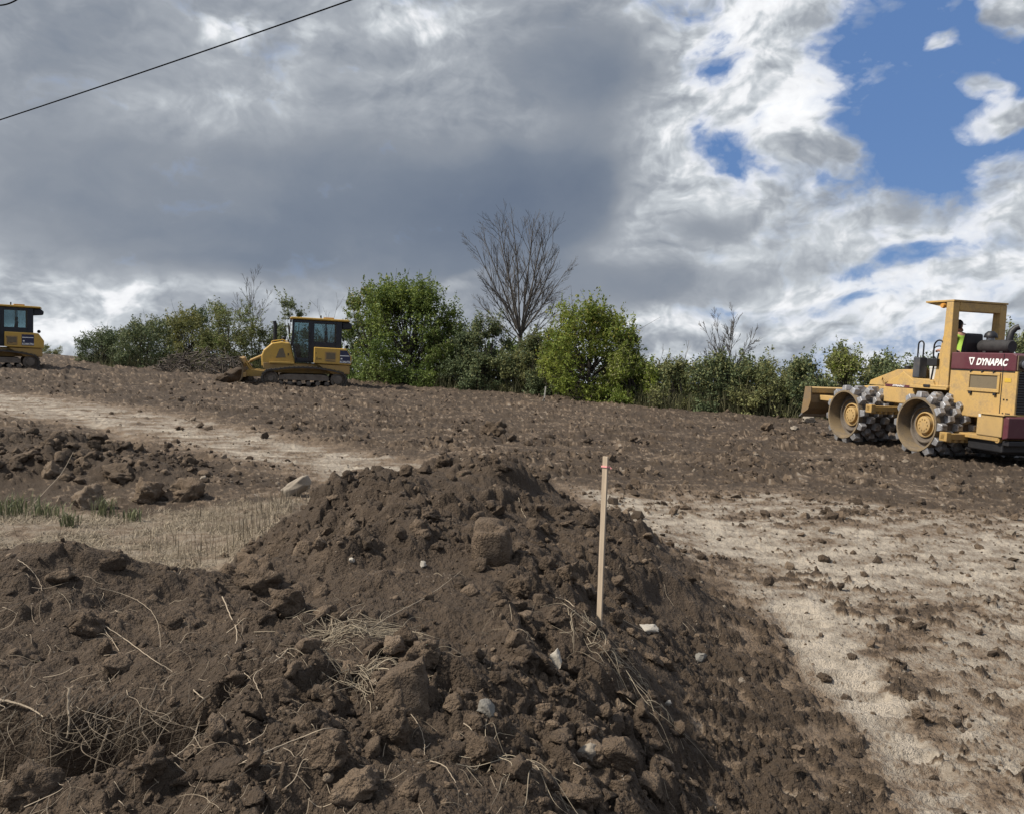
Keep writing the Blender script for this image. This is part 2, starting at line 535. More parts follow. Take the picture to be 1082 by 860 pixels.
def soil_mat(name, use_attr=True, dark=(.062, .0435, .0285), pale=(.315, .270, .214), tone=.08):
    m, nt, b = new_mat(name)
    tc = nt.nodes.new('ShaderNodeTexCoord')
    geo = nt.nodes.new('ShaderNodeNewGeometry')
    vec = geo.outputs['Position'] if use_attr else tc.outputs['Object']
    n1 = nd(nt, 'ShaderNodeTexNoise', Scale=28.0, Detail=6.0, Roughness=.7); nt.links.new(vec, n1.inputs['Vector'])
    n2 = nd(nt, 'ShaderNodeTexNoise', Scale=130.0, Detail=3.0, Roughness=.6); nt.links.new(vec, n2.inputs['Vector'])
    n3 = nd(nt, 'ShaderNodeTexNoise', Scale=5.0, Detail=5.0, Roughness=.6); nt.links.new(vec, n3.inputs['Vector'])
    if use_attr:
        a = nt.nodes.new('ShaderNodeAttribute'); a.attribute_name = 'tone'
        t = a.outputs['Fac']
    else:
        oi = nt.nodes.new('ShaderNodeAttribute'); oi.attribute_name = 'tone'
        t = mth(nt, 'ADD', oi.outputs['Fac'], tone)
    k = mth(nt, 'MULTIPLY_ADD', mth(nt, 'SUBTRACT', n1.outputs[0], .5), .55, t)
    k = mth(nt, 'MULTIPLY_ADD', mth(nt, 'SUBTRACT', n2.outputs[0], .5), .18, k)
    k = mth(nt, 'MULTIPLY_ADD', mth(nt, 'SUBTRACT', n3.outputs[0], .5), .15, k, clamp=True)
    mid = (.148, .107, .072)
    c = ramp(nt, k, [(0, tuple(x * .8 for x in dark)), (.12, dark), (.38, mid), (.75, tuple(.8 * x for x in pale)), (1.0, tuple(min(1, x * 1.15) for x in pale))])
    # speckle of small pale stones and straw
    v = nd(nt, 'ShaderNodeTexVoronoi', Scale=42.0); nt.links.new(vec, v.inputs['Vector'])
    sp = mth(nt, 'LESS_THAN', v.outputs['Distance'], .13)
    sp = mth(nt, 'MULTIPLY', sp, mth(nt, 'GREATER_THAN', n3.outputs[0], .58))
    c = mixc(nt, mth(nt, 'MULTIPLY', sp, .55), c, (.34, .30, .25))
    if use_attr:
        g = nt.nodes.new('ShaderNodeAttribute'); g.attribute_name = 'thatch'
        gc = ramp(nt, n1.outputs[0], [(.3, (.10, .08, .055)), (.7, (.33, .275, .20))])
        c = mixc(nt, mth(nt, 'MULTIPLY', g.outputs['Fac'], .9, clamp=True), c, gc)
    nt.links.new(c, b.inputs['Base Color'])
    if use_attr:
        w = nt.nodes.new('ShaderNodeAttribute'); w.attribute_name = 'wet'
        rr = mth(nt, 'MULTIPLY_ADD', mth(nt, 'MULTIPLY', w.outputs['Fac'], n3.outputs[0]), -.55, .92)
        nt.links.new(rr, b.inputs['Roughness'])
    else:
        b.inputs['Roughness'].default_value = .93
    b.inputs['Specular IOR Level'].default_value = .3
    vo = nd(nt, 'ShaderNodeTexVoronoi', Scale=62.0, Detail=2.0, Roughness=.6); nt.links.new(vec, vo.inputs['Vector'])
    h = mth(nt, 'MULTIPLY_ADD', n2.outputs[0], .35, n1.outputs[0])
    h = mth(nt, 'MULTIPLY_ADD', vo.outputs['Distance'], -.55, h)
    bp = nd(nt, 'ShaderNodeBump', Strength=.9, Distance=.020)
    nt.links.new(h, bp.inputs['Height']); nt.links.new(bp.outputs[0], b.inputs['Normal'])
    return m


def tone_mat(name, c0, c1, rough=.8, trans=0.0, attr='tint', noise=0.0):
    """colour between c0 and c1 by a per-face attribute (leaves, straws)"""
    m, nt, b = new_mat(name)
    a = nt.nodes.new('ShaderNodeAttribute'); a.attribute_name = attr
    c = mixc(nt, a.outputs['Fac'], c0, c1)
    nt.links.new(c, b.inputs['Base Color'])
    b.inputs['Roughness'].default_value = rough
    b.inputs['Specular IOR Level'].default_value = .25
    if trans:
        tr = nt.nodes.new('ShaderNodeBsdfTranslucent')
        nt.links.new(c, tr.inputs['Color'])
        mx = nt.nodes.new('ShaderNodeMixShader'); mx.inputs[0].default_value = trans
        nt.links.new(b.outputs[0], mx.inputs[1]); nt.links.new(tr.outputs[0], mx.inputs[2])
        nt.links.new(mx.outputs[0], nt.nodes['Material Output'].inputs['Surface'])
    return m


def bark(name, col):
    return paint(name, col, rough=.9, dirt=.5, dcol=tuple(c * .45 for c in col), scale=9, bump=.5, spec=.2)


YELLOW = paint('yellow_paint', (.47, .30, .095), .55, dirt=.75, dcol=(.22, .16, .095), scale=2.6, splash=.6)
YELLOW2 = paint('dozer_yellow_paint', (.52, .315, .05), .5, dirt=.4, dcol=(.19, .14, .08), scale=1.8, splash=.6)
DRUMM = paint('caked_drum', (.085, .072, .062), .85, dirt=.8, dcol=(.05, .041, .033), scale=5, bump=.5)
RIMM = paint('muddy_yellow_rim', (.20, .145, .08), .8, dirt=.9, dcol=(.095, .08, .065), scale=3.5, bump=.3)
YDUST = paint('dusty_yellow_paint', (.38, .235, .07), .65, dirt=.7, dcol=(.17, .125, .08), scale=3)
MAROON = paint('maroon_paint', (.085, .018, .028), .42, dirt=.25, dcol=(.12, .08, .065), scale=1.5)
BLACK = paint('black_paint', (.012, .012, .014), .5, dirt=.15, dcol=(.05, .045, .04), scale=3)
NAVY = paint('navy_decal', (.018, .022, .06), .4, dirt=.15, dcol=(.08, .07, .06))
STEEL = paint('worn_steel', (.33, .32, .31), .38, metal=.75, dirt=.75, dcol=(.10, .085, .07), scale=5, bump=.2)
PAD = paint('worn_pad_steel', (.44, .44, .45), .35, metal=.6, dirt=.95, dcol=(.085, .073, .062), scale=6, bump=.2)
TRACKM = paint('track_steel', (.05, .045, .04), .6, metal=.3, dirt=.7, dcol=(.085, .07, .055), scale=6, bump=.3)
MUDDY = paint('muddy_steel', (.15, .125, .10), .8, dirt=.8, dcol=(.075, .06, .048), scale=5, bump=.5)
MESHP = paint('mesh_panel', (.17, .135, .085), .7, metal=.2, dirt=.5, dcol=(.09, .075, .055), scale=10)
GREYM = paint('grey_metal', (.35, .36, .37), .4, metal=.6, dirt=.3, scale=5)
WHITEP = paint('white_plastic', (.62, .62, .60), .5, dirt=.3, dcol=(.25, .22, .18), scale=6)
WHITEL = paint('white_lettering', (.75, .74, .72), .5, dirt=.1)
PINKM = paint('pink_paint_mark', (.68, .28, .27), .6, dirt=.1)
VINYL = paint('seat_vinyl', (.014, .014, .016), .6, dirt=.1)
CABBLK = paint('cab_black', (.010, .013, .020), .35, dirt=.15, dcol=(.05, .045, .04), scale=4)


def louvre_mat():
    m, nt, b = new_mat('louvre_black')
    b.inputs['Base Color'].default_value = (.012, .012, .014, 1); b.inputs['Roughness'].default_value = .5
    return m


LOUVRE = louvre_mat()


def glass_mat(name, tint):
    m, nt, b = new_mat(name)
    tr = nt.nodes.new('ShaderNodeBsdfTransparent'); tr.inputs[0].default_value = (*tint, 1)
    gl = nt.nodes.new('ShaderNodeBsdfGlossy'); gl.inputs['Roughness'].default_value = .03
    gl.inputs[0].default_value = (.9, .95, 1, 1)
    fr = nd(nt, 'ShaderNodeFresnel', IOR=1.5)
    k = mth(nt, 'MULTIPLY_ADD', fr.outputs[0], 1.0, .06)
    mx = nt.nodes.new('ShaderNodeMixShader')
    nt.links.new(k, mx.inputs[0]); nt.links.new(tr.outputs[0], mx.inputs[1]); nt.links.new(gl.outputs[0], mx.inputs[2])
    nt.links.new(mx.outputs[0], nt.nodes['Material Output'].inputs['Surface'])
    return m


GLASS = glass_mat('tinted_cab_glass', (.60, .70, .73))


def wood_mat(name, col):
    m, nt, b = new_mat(name)
    tc = nt.nodes.new('ShaderNodeTexCoord')
    mp = nt.nodes.new('ShaderNodeMapping'); mp.inputs['Scale'].default_value = (40, 40, 2.5)
    nt.links.new(tc.outputs['Object'], mp.inputs['Vector'])
    n = nd(nt, 'ShaderNodeTexNoise', Scale=1.5, Detail=6.0, Roughness=.6, Distortion=1.2); nt.links.new(mp.outputs[0], n.inputs['Vector'])
    c = ramp(nt, n.outputs[0], [(.3, tuple(x * .7 for x in col)), (.6, col), (.75, tuple(min(1, x * 1.15) for x in col))])
    nt.links.new(c, b.inputs['Base Color']); b.inputs['Roughness'].default_value = .75
    bp = nd(nt, 'ShaderNodeBump', Strength=.25, Distance=.002); nt.links.new(n.outputs[0], bp.inputs['Height']); nt.links.new(bp.outputs[0], b.inputs['Normal'])
    return m


WOOD = wood_mat('lath_wood', (.36, .285, .205))
SOIL = soil_mat('soil')
CLODM = soil_mat('clod_soil', use_attr=False)


# ------------------------------------------------------------------ sky (world) and sun
SUN_AZ, SUN_EL = R(-102), R(48)       # behind the viewer's left shoulder, high
world = bpy.data.worlds.new('World')
sc.world = world
world.use_nodes = True
wt = world.node_tree
for n in list(wt.nodes): wt.nodes.remove(n)


def build_sky():
    nt = wt
    out = nt.nodes.new('ShaderNodeOutputWorld')
    bg = nt.nodes.new('ShaderNodeBackground')
    nt.links.new(bg.outputs[0], out.inputs[0])
    sky = nt.nodes.new('ShaderNodeTexSky'); sky.sky_type = 'NISHITA'; sky.sun_disc = False
    sky.sun_elevation = SUN_EL; sky.sun_rotation = SUN_AZ
    sky.air_density = 1.0; sky.dust_density = .6; sky.ozone_density = 2.0
    STR = .10
    bg.inputs['Strength'].default_value = STR
    tc = nt.nodes.new('ShaderNodeTexCoord')
    sep = nt.nodes.new('ShaderNodeSeparateXYZ'); nt.links.new(tc.outputs['Generated'], sep.inputs[0])
    az = mth(nt, 'ARCTAN2', sep.outputs[0], sep.outputs[1])
    el = mth(nt, 'ARCSINE', sep.outputs[2])

    def ae(px, py):
        d = ray(px, py); d = d / np.linalg.norm(d)
        return math.atan2(d[0], d[1]), math.asin(d[2])
    comb = nt.nodes.new('ShaderNodeCombineXYZ'); nt.links.new(az, comb.inputs[0]); nt.links.new(el, comb.inputs[1])
    # cloud-scale warp of the coordinates so that every outline billows
    def noise(scale, detail, rough, off, vec, stretch=(1, 1, 1), dist=0.0, lac=2.0):
        mp = nt.nodes.new('ShaderNodeMapping'); mp.inputs['Location'].default_value = off; mp.inputs['Scale'].default_value = stretch
        nt.links.new(vec, mp.inputs['Vector'])
        n = nd(nt, 'ShaderNodeTexNoise', Scale=scale, Detail=detail, Roughness=rough, Distortion=dist, Lacunarity=lac)
        nt.links.new(mp.outputs[0], n.inputs['Vector'])
        return n
    wn = noise(4.5, 4.0, .5, (3.1, 1.7, 0), comb.outputs[0], (1, 1.5, 1))
    wsub = nt.nodes.new('ShaderNodeVectorMath'); wsub.operation = 'SUBTRACT'
    nt.links.new(wn.outputs['Color'], wsub.inputs[0]); wsub.inputs[1].default_value = (.5, .5, .5)
    wmul = nt.nodes.new('ShaderNodeVectorMath'); wmul.operation = 'MULTIPLY_ADD'
    nt.links.new(wsub.outputs[0], wmul.inputs[0]); wmul.inputs[1].default_value = (.15, .10, 0); nt.links.new(comb.outputs[0], wmul.inputs[2])
    ws = nt.nodes.new('ShaderNodeSeparateXYZ'); nt.links.new(wmul.outputs[0], ws.inputs[0])
    U, V = ws.outputs[0], ws.outputs[1]

    def gauss(px, py, rx, ry, w, rot=0.0):
        a0, e0 = ae(px, py)
        su, sv = rx / FPX, ry / FPX
        du = mth(nt, 'SUBTRACT', U, a0); dv = mth(nt, 'SUBTRACT', V, e0)
        c, s = math.cos(rot), math.sin(rot)
        p = mth(nt, 'MULTIPLY_ADD', dv, s / su, mth(nt, 'MULTIPLY', du, c / su))
        q = mth(nt, 'MULTIPLY_ADD', dv, c / sv, mth(nt, 'MULTIPLY', du, -s / sv))
        d2 = mth(nt, 'MULTIPLY_ADD', p, p, mth(nt, 'MULTIPLY', q, q))
        # flat-topped bump: 1 inside, falling off beyond the rim
        e = mth(nt, 'EXPONENT', mth(nt, 'MULTIPLY', mth(nt, 'MULTIPLY', d2, d2), -1.0))
        return mth(nt, 'MULTIPLY', e, w)

    # T: how thick the cloud is (below 0: blue sky); D: how dark its underside is
    def field(blobs):
        t = None
        for b in blobs:
            g = gauss(*b)
            t = g if t is None else mth(nt, 'ADD', t, g)
        return t
    T = field([
        (250, 130, 560, 260, .45, 0), (150, 350, 420, 50, .30, 0), (620, 350, 160, 36, .14, 0), (620, 190, 130, 170, .25, 0), (870, 285, 330, 70, .26, .12),
        # gaps of blue
        (985, 60, 100, 135, -.28, 0), (930, 150, 95, 50, -.26, 0), (748, 70, 46, 30, -.40, .5), (790, 170, 46, 20, -.34, -.5), (850, 15, 20, 60, -.10, 0), (775, 100, 60, 60, -.20, 0),
        (800, 323, 110, 10, -.42, 0), (970, 272, 74, 13, -.46, .12), (1065, 165, 60, 26, -.16, 0), (1000, 130, 50, 40, -.12, 0), (1030, 50, 60, 60, -.12, 0),
        # lit towers and shreds inside the blue
        (815, 22, 80, 32, .34, 0), (850, 95, 34, 44, .30, .3), (788, 125, 24, 26, .18, 0), (875, 165, 46, 18, .44, -.3), (720, 110, 26, 40, .16, 0),
        (1078, 12, 28, 26, .62, 0), (1045, 130, 44, 13, .60, .1), (1025, 103, 26, 11, .52, -.2), (995, 40, 18, 12, .44, 0),
    ])
    D = field([
        (290, 110, 420, 220, .30, 0), (330, 225, 390, 66, .26, -.03), (560, 220, 130, 58, .22, .05), (600, 215, 90, 50, .14, 0), (300, 250, 300, 40, .10, 0), (645, 130, 70, 85, .24, .4), (600, 50, 80, 50, .16, 0), (420, 180, 150, 70, .06, 0), (60, 250, 180, 40, .06, 0), (190, 287, 130, 18, .12, .15), (20, 60, 130, 60, .06, 0),
        (760, 288, 150, 34, .18, .12), (985, 214, 48, 18, .26, .1), (745, 239, 30, 11, .30, 0), (860, 225, 110, 22, .06, .1), (640, 305, 130, 36, .14, 0), (540, 300, 140, 26, .12, 0), (720, 215, 60, 30, .05, 0),
        (255, 22, 40, 16, -.26, .2), (345, 26, 34, 16, -.16, 0), (440, 18, 50, 22, -.20, 0), (200, 112, 100, 26, -.07, .2), (470, 95, 60, 50, -.05, 0), (540, 30, 50, 24, -.10, 0),
        (140, 322, 30, 16, -.26, 0), (175, 310, 50, 10, -.10, .2), (30, 292, 90, 8, -.12, 0), (60, 362, 60, 12, -.14, 0), (480, 300, 34, 8, -.22, .3),
        (820, 60, 100, 70, -.12, 0), (690, 175, 36, 70, -.14, .3), (690, 335, 40, 18, -.14, 0), (900, 330, 120, 24, -.08, 0), (770, 130, 80, 80, -.16, 0), (855, 95, 34, 44, -.10, .3), (690, 250, 60, 30, -.08, 0), (950, 300, 160, 24, -.10, .1), (1050, 215, 70, 40, -.06, 0), (680, 215, 24, 26, -.10, 0),
    ])
    big = noise(1.5, 3.0, .5, (11.0, 4.2, 0), comb.outputs[0], (1, 1.6, 1))
    bigc = mth(nt, 'SUBTRACT', big.outputs[0], .5)
    dn = noise(6.0, 8.0, .56, (0, 0, .3), wmul.outputs[0], (1, 1.5, 1))
    ds = noise(6.0, 8.0, .56, (.020, -.030, .3), wmul.outputs[0], (1, 1.5, 1))
    dn2 = noise(19.0, 8.0, .62, (2, 5, .7), comb.outputs[0], (1, 1.45, 1), .35)
    soft = noise(3.2, 4.0, .5, (7, 1, 2.7), comb.outputs[0], (1, 1.9, 1))
    d1 = mth(nt, 'SUBTRACT', dn.outputs[0], .5)
    d2n = mth(nt, 'SUBTRACT', dn2.outputs[0], .5)
    # cauliflower puffs
    jit = nt.nodes.new('ShaderNodeVectorMath'); jit.operation = 'MULTIPLY_ADD'
    js = nt.nodes.new('ShaderNodeVectorMath'); js.operation = 'SUBTRACT'
    jn = noise(14.0, 5.0, .55, (4, 9, 1), comb.outputs[0])
    nt.links.new(jn.outputs['Color'], js.inputs[0]); js.inputs[1].default_value = (.5, .5, .5)
    nt.links.new(js.outputs[0], jit.inputs[0]); jit.inputs[1].default_value = (.035, .025, .0); nt.links.new(wmul.outputs[0], jit.inputs[2])

    def puff(off):
        mp = nt.nodes.new('ShaderNodeMapping'); mp.inputs['Location'].default_value = (*off, 0); mp.inputs['Scale'].default_value = (1, 1.45, 1)
        nt.links.new(jit.outputs[0], mp.inputs['Vector'])
        v = nt.nodes.new('ShaderNodeTexVoronoi'); v.feature = 'SMOOTH_F1'; v.voronoi_dimensions = '2D'
        v.inputs['Scale'].default_value = 11.0; v.inputs['Detail'].default_value = 3.0; v.inputs['Roughness'].default_value = .55; v.inputs['Lacunarity'].default_value = 2.3; v.inputs['Smoothness'].default_value = .35
        nt.links.new(mp.outputs[0], v.inputs['Vector'])
        return mth(nt, 'SUBTRACT', .45, v.outputs['Distance'])
    p0 = puff((0, 0)); p1 = puff((.010, -.014))
    prel = mth(nt, 'SUBTRACT', p0, p1)
    T = mth(nt, 'ADD', T, mth(nt, 'MULTIPLY_ADD', bigc, .3, .28))
    T = mth(nt, 'MULTIPLY_ADD', d1, 1.15, T)
    T = mth(nt, 'MULTIPLY_ADD', d2n, .70, T)
    T = mth(nt, 'MULTIPLY_ADD', p0, .45, T)
    cover = ramp(nt, mth(nt, 'ADD', T, .5), [(.33, (0, 0, 0)), (.47, (.22, .22, .22)), (.62, (.74, .74, .74)), (.82, (1, 1, 1))])
    rel = mth(nt, 'SUBTRACT', dn.outputs[0], ds.outputs[0])
    # relief is strong where the cloud is lit and faint under the dark deck
    lit = mth(nt, 'SUBTRACT', 1.0, mth(nt, 'MULTIPLY', D, 2.3), clamp=True)
    D = mth(nt, 'ADD', D, mth(nt, 'MULTIPLY_ADD', bigc, .2, .285))
    D = mth(nt, 'MULTIPLY_ADD', mth(nt, 'SUBTRACT', soft.outputs[0], .5), .34, D)
    D = mth(nt, 'MULTIPLY_ADD', mth(nt, 'MULTIPLY', d1, .34), mth(nt, 'MULTIPLY_ADD', lit, .5, .5), D)
    D = mth(nt, 'MULTIPLY_ADD', mth(nt, 'MULTIPLY', d2n, .40), mth(nt, 'MULTIPLY_ADD', lit, .9, .1), D)
    D = mth(nt, 'MULTIPLY_ADD', mth(nt, 'MULTIPLY', rel, 1.5), mth(nt, 'MULTIPLY_ADD', lit, .85, .15), D)
    D = mth(nt, 'MULTIPLY_ADD', mth(nt, 'MULTIPLY', prel, .50), mth(nt, 'MULTIPLY_ADD', lit, .95, .05), D)
    D = mth(nt, 'MULTIPLY_ADD', mth(nt, 'MULTIPLY', p0, -.14), lit, D)
    # thin edges let the light through
    D = mth(nt, 'MULTIPLY_ADD', ramp(nt, mth(nt, 'ADD', T, .5), [(.5, (1, 1, 1)), (.85, (0, 0, 0))]), -.12, D)
    k = 1.0 / STR
    D = mth(nt, 'MULTIPLY_ADD', D, .72, .08)
    st_ = [(-.1, (.80, .81, .82)), (.16, (.70, .71, .73)), (.34, (.46, .49, .52)), (.52, (.31, .335, .37)), (.72, (.215, .24, .28)), (.92, (.155, .185, .235)), (1.2, (.115, .145, .20))]
    ccol = ramp(nt, D, [(p * .72 + .08, c) for p, c in st_])
    blue = mixc(nt, .80, sky.outputs[0], (.74, 1.50, 3.35))
    # unseen sky behind and above the viewer, brightened to add fill light
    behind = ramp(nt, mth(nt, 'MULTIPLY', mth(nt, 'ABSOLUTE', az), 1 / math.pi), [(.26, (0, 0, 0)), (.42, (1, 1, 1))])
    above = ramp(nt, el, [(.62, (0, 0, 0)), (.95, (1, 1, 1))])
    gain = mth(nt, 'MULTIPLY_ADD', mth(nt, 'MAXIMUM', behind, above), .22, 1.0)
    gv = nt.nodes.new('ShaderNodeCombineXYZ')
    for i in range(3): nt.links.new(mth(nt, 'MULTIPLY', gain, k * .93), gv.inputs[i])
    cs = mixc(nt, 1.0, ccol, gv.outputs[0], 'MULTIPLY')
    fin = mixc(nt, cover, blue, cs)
    # under the horizon: bounce of brown earth
    low = mth(nt, 'LESS_THAN', el, -.02)
    fin = mixc(nt, low, fin, (.9, .75, .6))
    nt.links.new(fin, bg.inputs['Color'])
    world.cycles.sampling_method = 'MANUAL'
    world.cycles.sample_map_resolution = 512


build_sky()
sun_d = bpy.data.lights.new('sun', 'SUN'); sun_d.energy = 4.9; sun_d.angle = R(5); sun_d.color = (1.0, .93, .82)
sun = bpy.data.objects.new('sun', sun_d); COL.objects.link(sun)
sun.rotation_euler = (math.pi / 2 - SUN_EL, 0, math.pi - SUN_AZ)
sun.location = (-20, 10, 30)
# the lamp looks down its own -Z; turn it so that light arrives from SUN_AZ, SUN_EL
_dir = Vector((math.sin(SUN_AZ) * math.cos(SUN_EL), math.cos(SUN_AZ) * math.cos(SUN_EL), math.sin(SUN_EL)))
sun.rotation_euler = _dir.to_track_quat('Z', 'Y').to_euler()

sc.view_settings.view_transform = 'Standard'
sc.view_settings.look = 'None'
sc.view_settings.exposure = 0.45
sc.view_settings.gamma = 1.0
sc.view_settings.use_curve_mapping = False
sc.cycles.max_bounces = 6
sc.cycles.transparent_max_bounces = 12
sc.cycles.use_denoising = True


# ------------------------------------------------------------------ ground and soil banks
def build_ground():
    q = 1.0
    if TEST: q = 2.0
    fine = np.arange(-46, 46.01, .078 * q)
    coarse = np.concatenate([np.arange(50, 310, 6.0)])
    a = np.radians(np.concatenate([fine, coarse]))
    rr = [.06, .25, .5, .75, .95, 1.1, 1.2, 1.3]
    r = 1.38
    while r < 60:
        rr.append(r); r += q * .0015 * r * (1 + r / 8)
    while r < 4000:
        rr.append(r); r *= 1.25
    rr = np.array(rr)
    nr, na = len(rr), len(a)
    X = rr[:, None] * np.sin(a)[None, :]
    Y = rr[:, None] * np.cos(a)[None, :]
    Z = np.empty_like(X); T = np.empty_like(X); B = np.empty_like(X); G = np.empty_like(X); W = np.empty_like(X)
    step = 120
    for i in range(0, nr, step):
        s = slice(i, i + step)
        Z[s], T[s], B[s], G[s], W[s] = terrain(X[s], Y[s], True)
    # overhang at the sod edge: push the lip forward
    V = np.stack([X, Y, Z], -1).reshape(-1, 3)
    idx = np.arange(nr * na).reshape(nr, na)
    i0 = idx[:-1, :]; i1 = idx[1:, :]
    quads = np.stack([i0, np.roll(i0, -1, 1), np.roll(i1, -1, 1), i1], -1).reshape(-1, 4)[:, ::-1]
    fb = B.ravel()[quads].mean(1)
    fx = V[quads, 0].mean(1); fy = V[quads, 1].mean(1)
    bank = fb > .5
    # left-hand mound, main berm and far-left bank are separate heaps of soil
    far_bank = bank & (fx < -1.9) & (fy > 6.6)
    left_m = bank & (fx < np.interp(fy, [0, 2.2, 3.2, 4.2, 5.5], [-.75, -.95, -1.25, -1.62, -1.75])) & ~far_bank
    main = bank & ~far_bank & ~left_m

    def sub(name, mask):
        qd = quads[mask]
        used, inv = np.unique(qd, return_inverse=True)
        qd = inv.reshape(-1, 4)
        me = np_mesh(name, V[used], qd.ravel(), np.arange(len(qd)) * 4, np.full(len(qd), 4), True)
        for nm, arr in (('tone', T), ('thatch', G), ('wet', W)):
            at_ = me.attributes.new(nm, 'FLOAT', 'POINT'); at_.data.foreach_set('value', arr.ravel()[used].astype(np.float32))
        me.materials.append(SOIL)
        o = bpy.data.objects.new(name, me); COL.objects.link(o)
        return o
    tag(sub('ground', ~bank), kind='structure')
    o = tag(sub('soil_berm', main), kind='structure')
    tag(sub('soil_mound', left_m), kind='structure')
    tag(sub('soil_bank', far_bank), kind='structure')


build_ground()


# ------------------------------------------------------------------ lettering
def lettering(name, body, size, mat, parent, loc, rot, shear=0.0, bold=0.0, squash=1.0):
    cu = bpy.data.curves.new(name, 'FONT')
    cu.body = body; cu.size = size; cu.shear = shear; cu.offset = bold; cu.extrude = .002; cu.align_x = 'LEFT'
    tmp = bpy.data.objects.new(name, cu); COL.objects.link(tmp)
    dg = bpy.context.evaluated_depsgraph_get()
    me = bpy.data.meshes.new_from_object(tmp.evaluated_get(dg))
    bpy.data.objects.remove(tmp)
    me.materials.clear(); me.materials.append(mat)
    me.name = name
    o = bpy.data.objects.new(name, me); COL.objects.link(o)
    o.parent = parent; o.location = loc; o.rotation_euler = rot; o.scale = (squash, 1, 1)
    return o


LEFT_SIDE = (math.pi / 2, 0, math.pi)     # reads from the +Y side of a machine


def ground_tilt(x, y, heading, w=.9):
    """orientation that sets a machine on the ground, heading in radians from +X"""
    f = Vector((math.cos(heading), math.sin(heading), 0)); l = Vector((-f.y, f.x, 0))
    def p(v): return Vector((x + v.x, y + v.y, float(plane(np.array(x + v.x), np.array(y + v.y)))))
    fx = (p(f * w) - p(-f * w)).normalized()
    ly = (p(l * w) - p(-l * w)).normalized()
    up = fx.cross(ly).normalized(); ly = up.cross(fx)
    return Matrix((fx, ly, up)).transposed().to_euler()


# ------------------------------------------------------------------ tamping roller
def drum(parent, x, yc, flip, w=1.02):
    """a padfoot wheel about the Y axis, its outer rim at yc on the side flip"""
    e = flip
    z = .74
    y_out = yc; y_in = yc - e * w
    m = MB()
    m.lathe([(.60, y_out), (.60, y_in)], (x, 0, z), n=48)
    m.lathe([(.60, y_in), (.12, y_in + e * .02)], (x, 0, z), n=48)
    root = m.build('padfoot_drum', DRUMM, parent, smooth=True)
    rim = MB()
    rim.lathe([(.605, y_out - e * .10), (.605, y_out + e * .012), (.565, y_out + e * .012), (.55, y_out - e * .04), (.53, y_out - e * .30)], (x, 0, z), n=48)
    rim.build('rim', RIMM, root, smooth=True)
    disc = MB()
    disc.lathe([(.535, y_out - e * .295), (.43, y_out - e * .30), (.41, y_out - e * .22), (.385, y_out - e * .21), (.37, y_out - e * .27), (.30, y_out - e * .27), (.28, y_out - e * .33), (.20, y_out - e * .335)], (x, 0, z), n=48)
    disc.build('wheel_disc', MUDDY, root, smooth=True)
    hub = MB()
    hub.lathe([(.285, y_out - e * .32), (.285, y_out - e * .23), (.262, y_out - e * .22), (.255, y_out - e * .30), (.195, y_out - e * .30), (.19, y_out - e * .20), (.17, y_out - e * .19), (.05, y_out - e * .185), (.0, y_out - e * .185)], (x, 0, z), n=36)
    for k in range(10):
        a = k * math.pi / 5
        hub.lathe([(.016, 0), (.016, e * .02), (0, e * .02)], (x + .125 * math.cos(a), y_out - e * .19, z + .125 * math.sin(a)), n=6)
    hub.build('hub', YELLOW, root, smooth=True)
    t = MB()
    rows, per = 5, 12
    for r_ in range(rows):
        yy = y_out - e * (.095 + r_ * (w - .19) / (rows - 1))
        for k in range(per):
            a = 2 * math.pi * (k + (.5 if r_ % 2 else 0)) / per + random.uniform(-.01, .01) + x
            rad = Vector((math.cos(a), 0, math.sin(a))); tan = Vector((-math.sin(a), 0, math.cos(a))); ax = Vector((0, 1, 0))
            b0, b1 = .088, .066   # half sizes at the foot and at the face
            c = Vector((x, yy, z))
            lo = .585; hi = .735 + random.uniform(-.006, .004)
            vs = []
            for h, q, qa in ((lo, b0, .092), (lo + .04, b0, .092), (hi - .012, b1, .074), (hi, b1 * .86, .062)):
                for s1, s2 in ((-1, -1), (1, -1), (1, 1), (-1, 1)):
                    vs.append(c + rad * h + tan * (s1 * q) + ax * (s2 * qa))
            fs = [(12, 13, 14, 15)]
            for i in range(3):
                for j in range(4):
                    fs.append((4 * i + j, 4 * i + (j + 1) % 4, 4 * i + 4 + (j + 1) % 4, 4 * i + 4 + j))
            t.add(vs, fs)
    t.build('tread', PAD, root, bevel=.012)
    return root


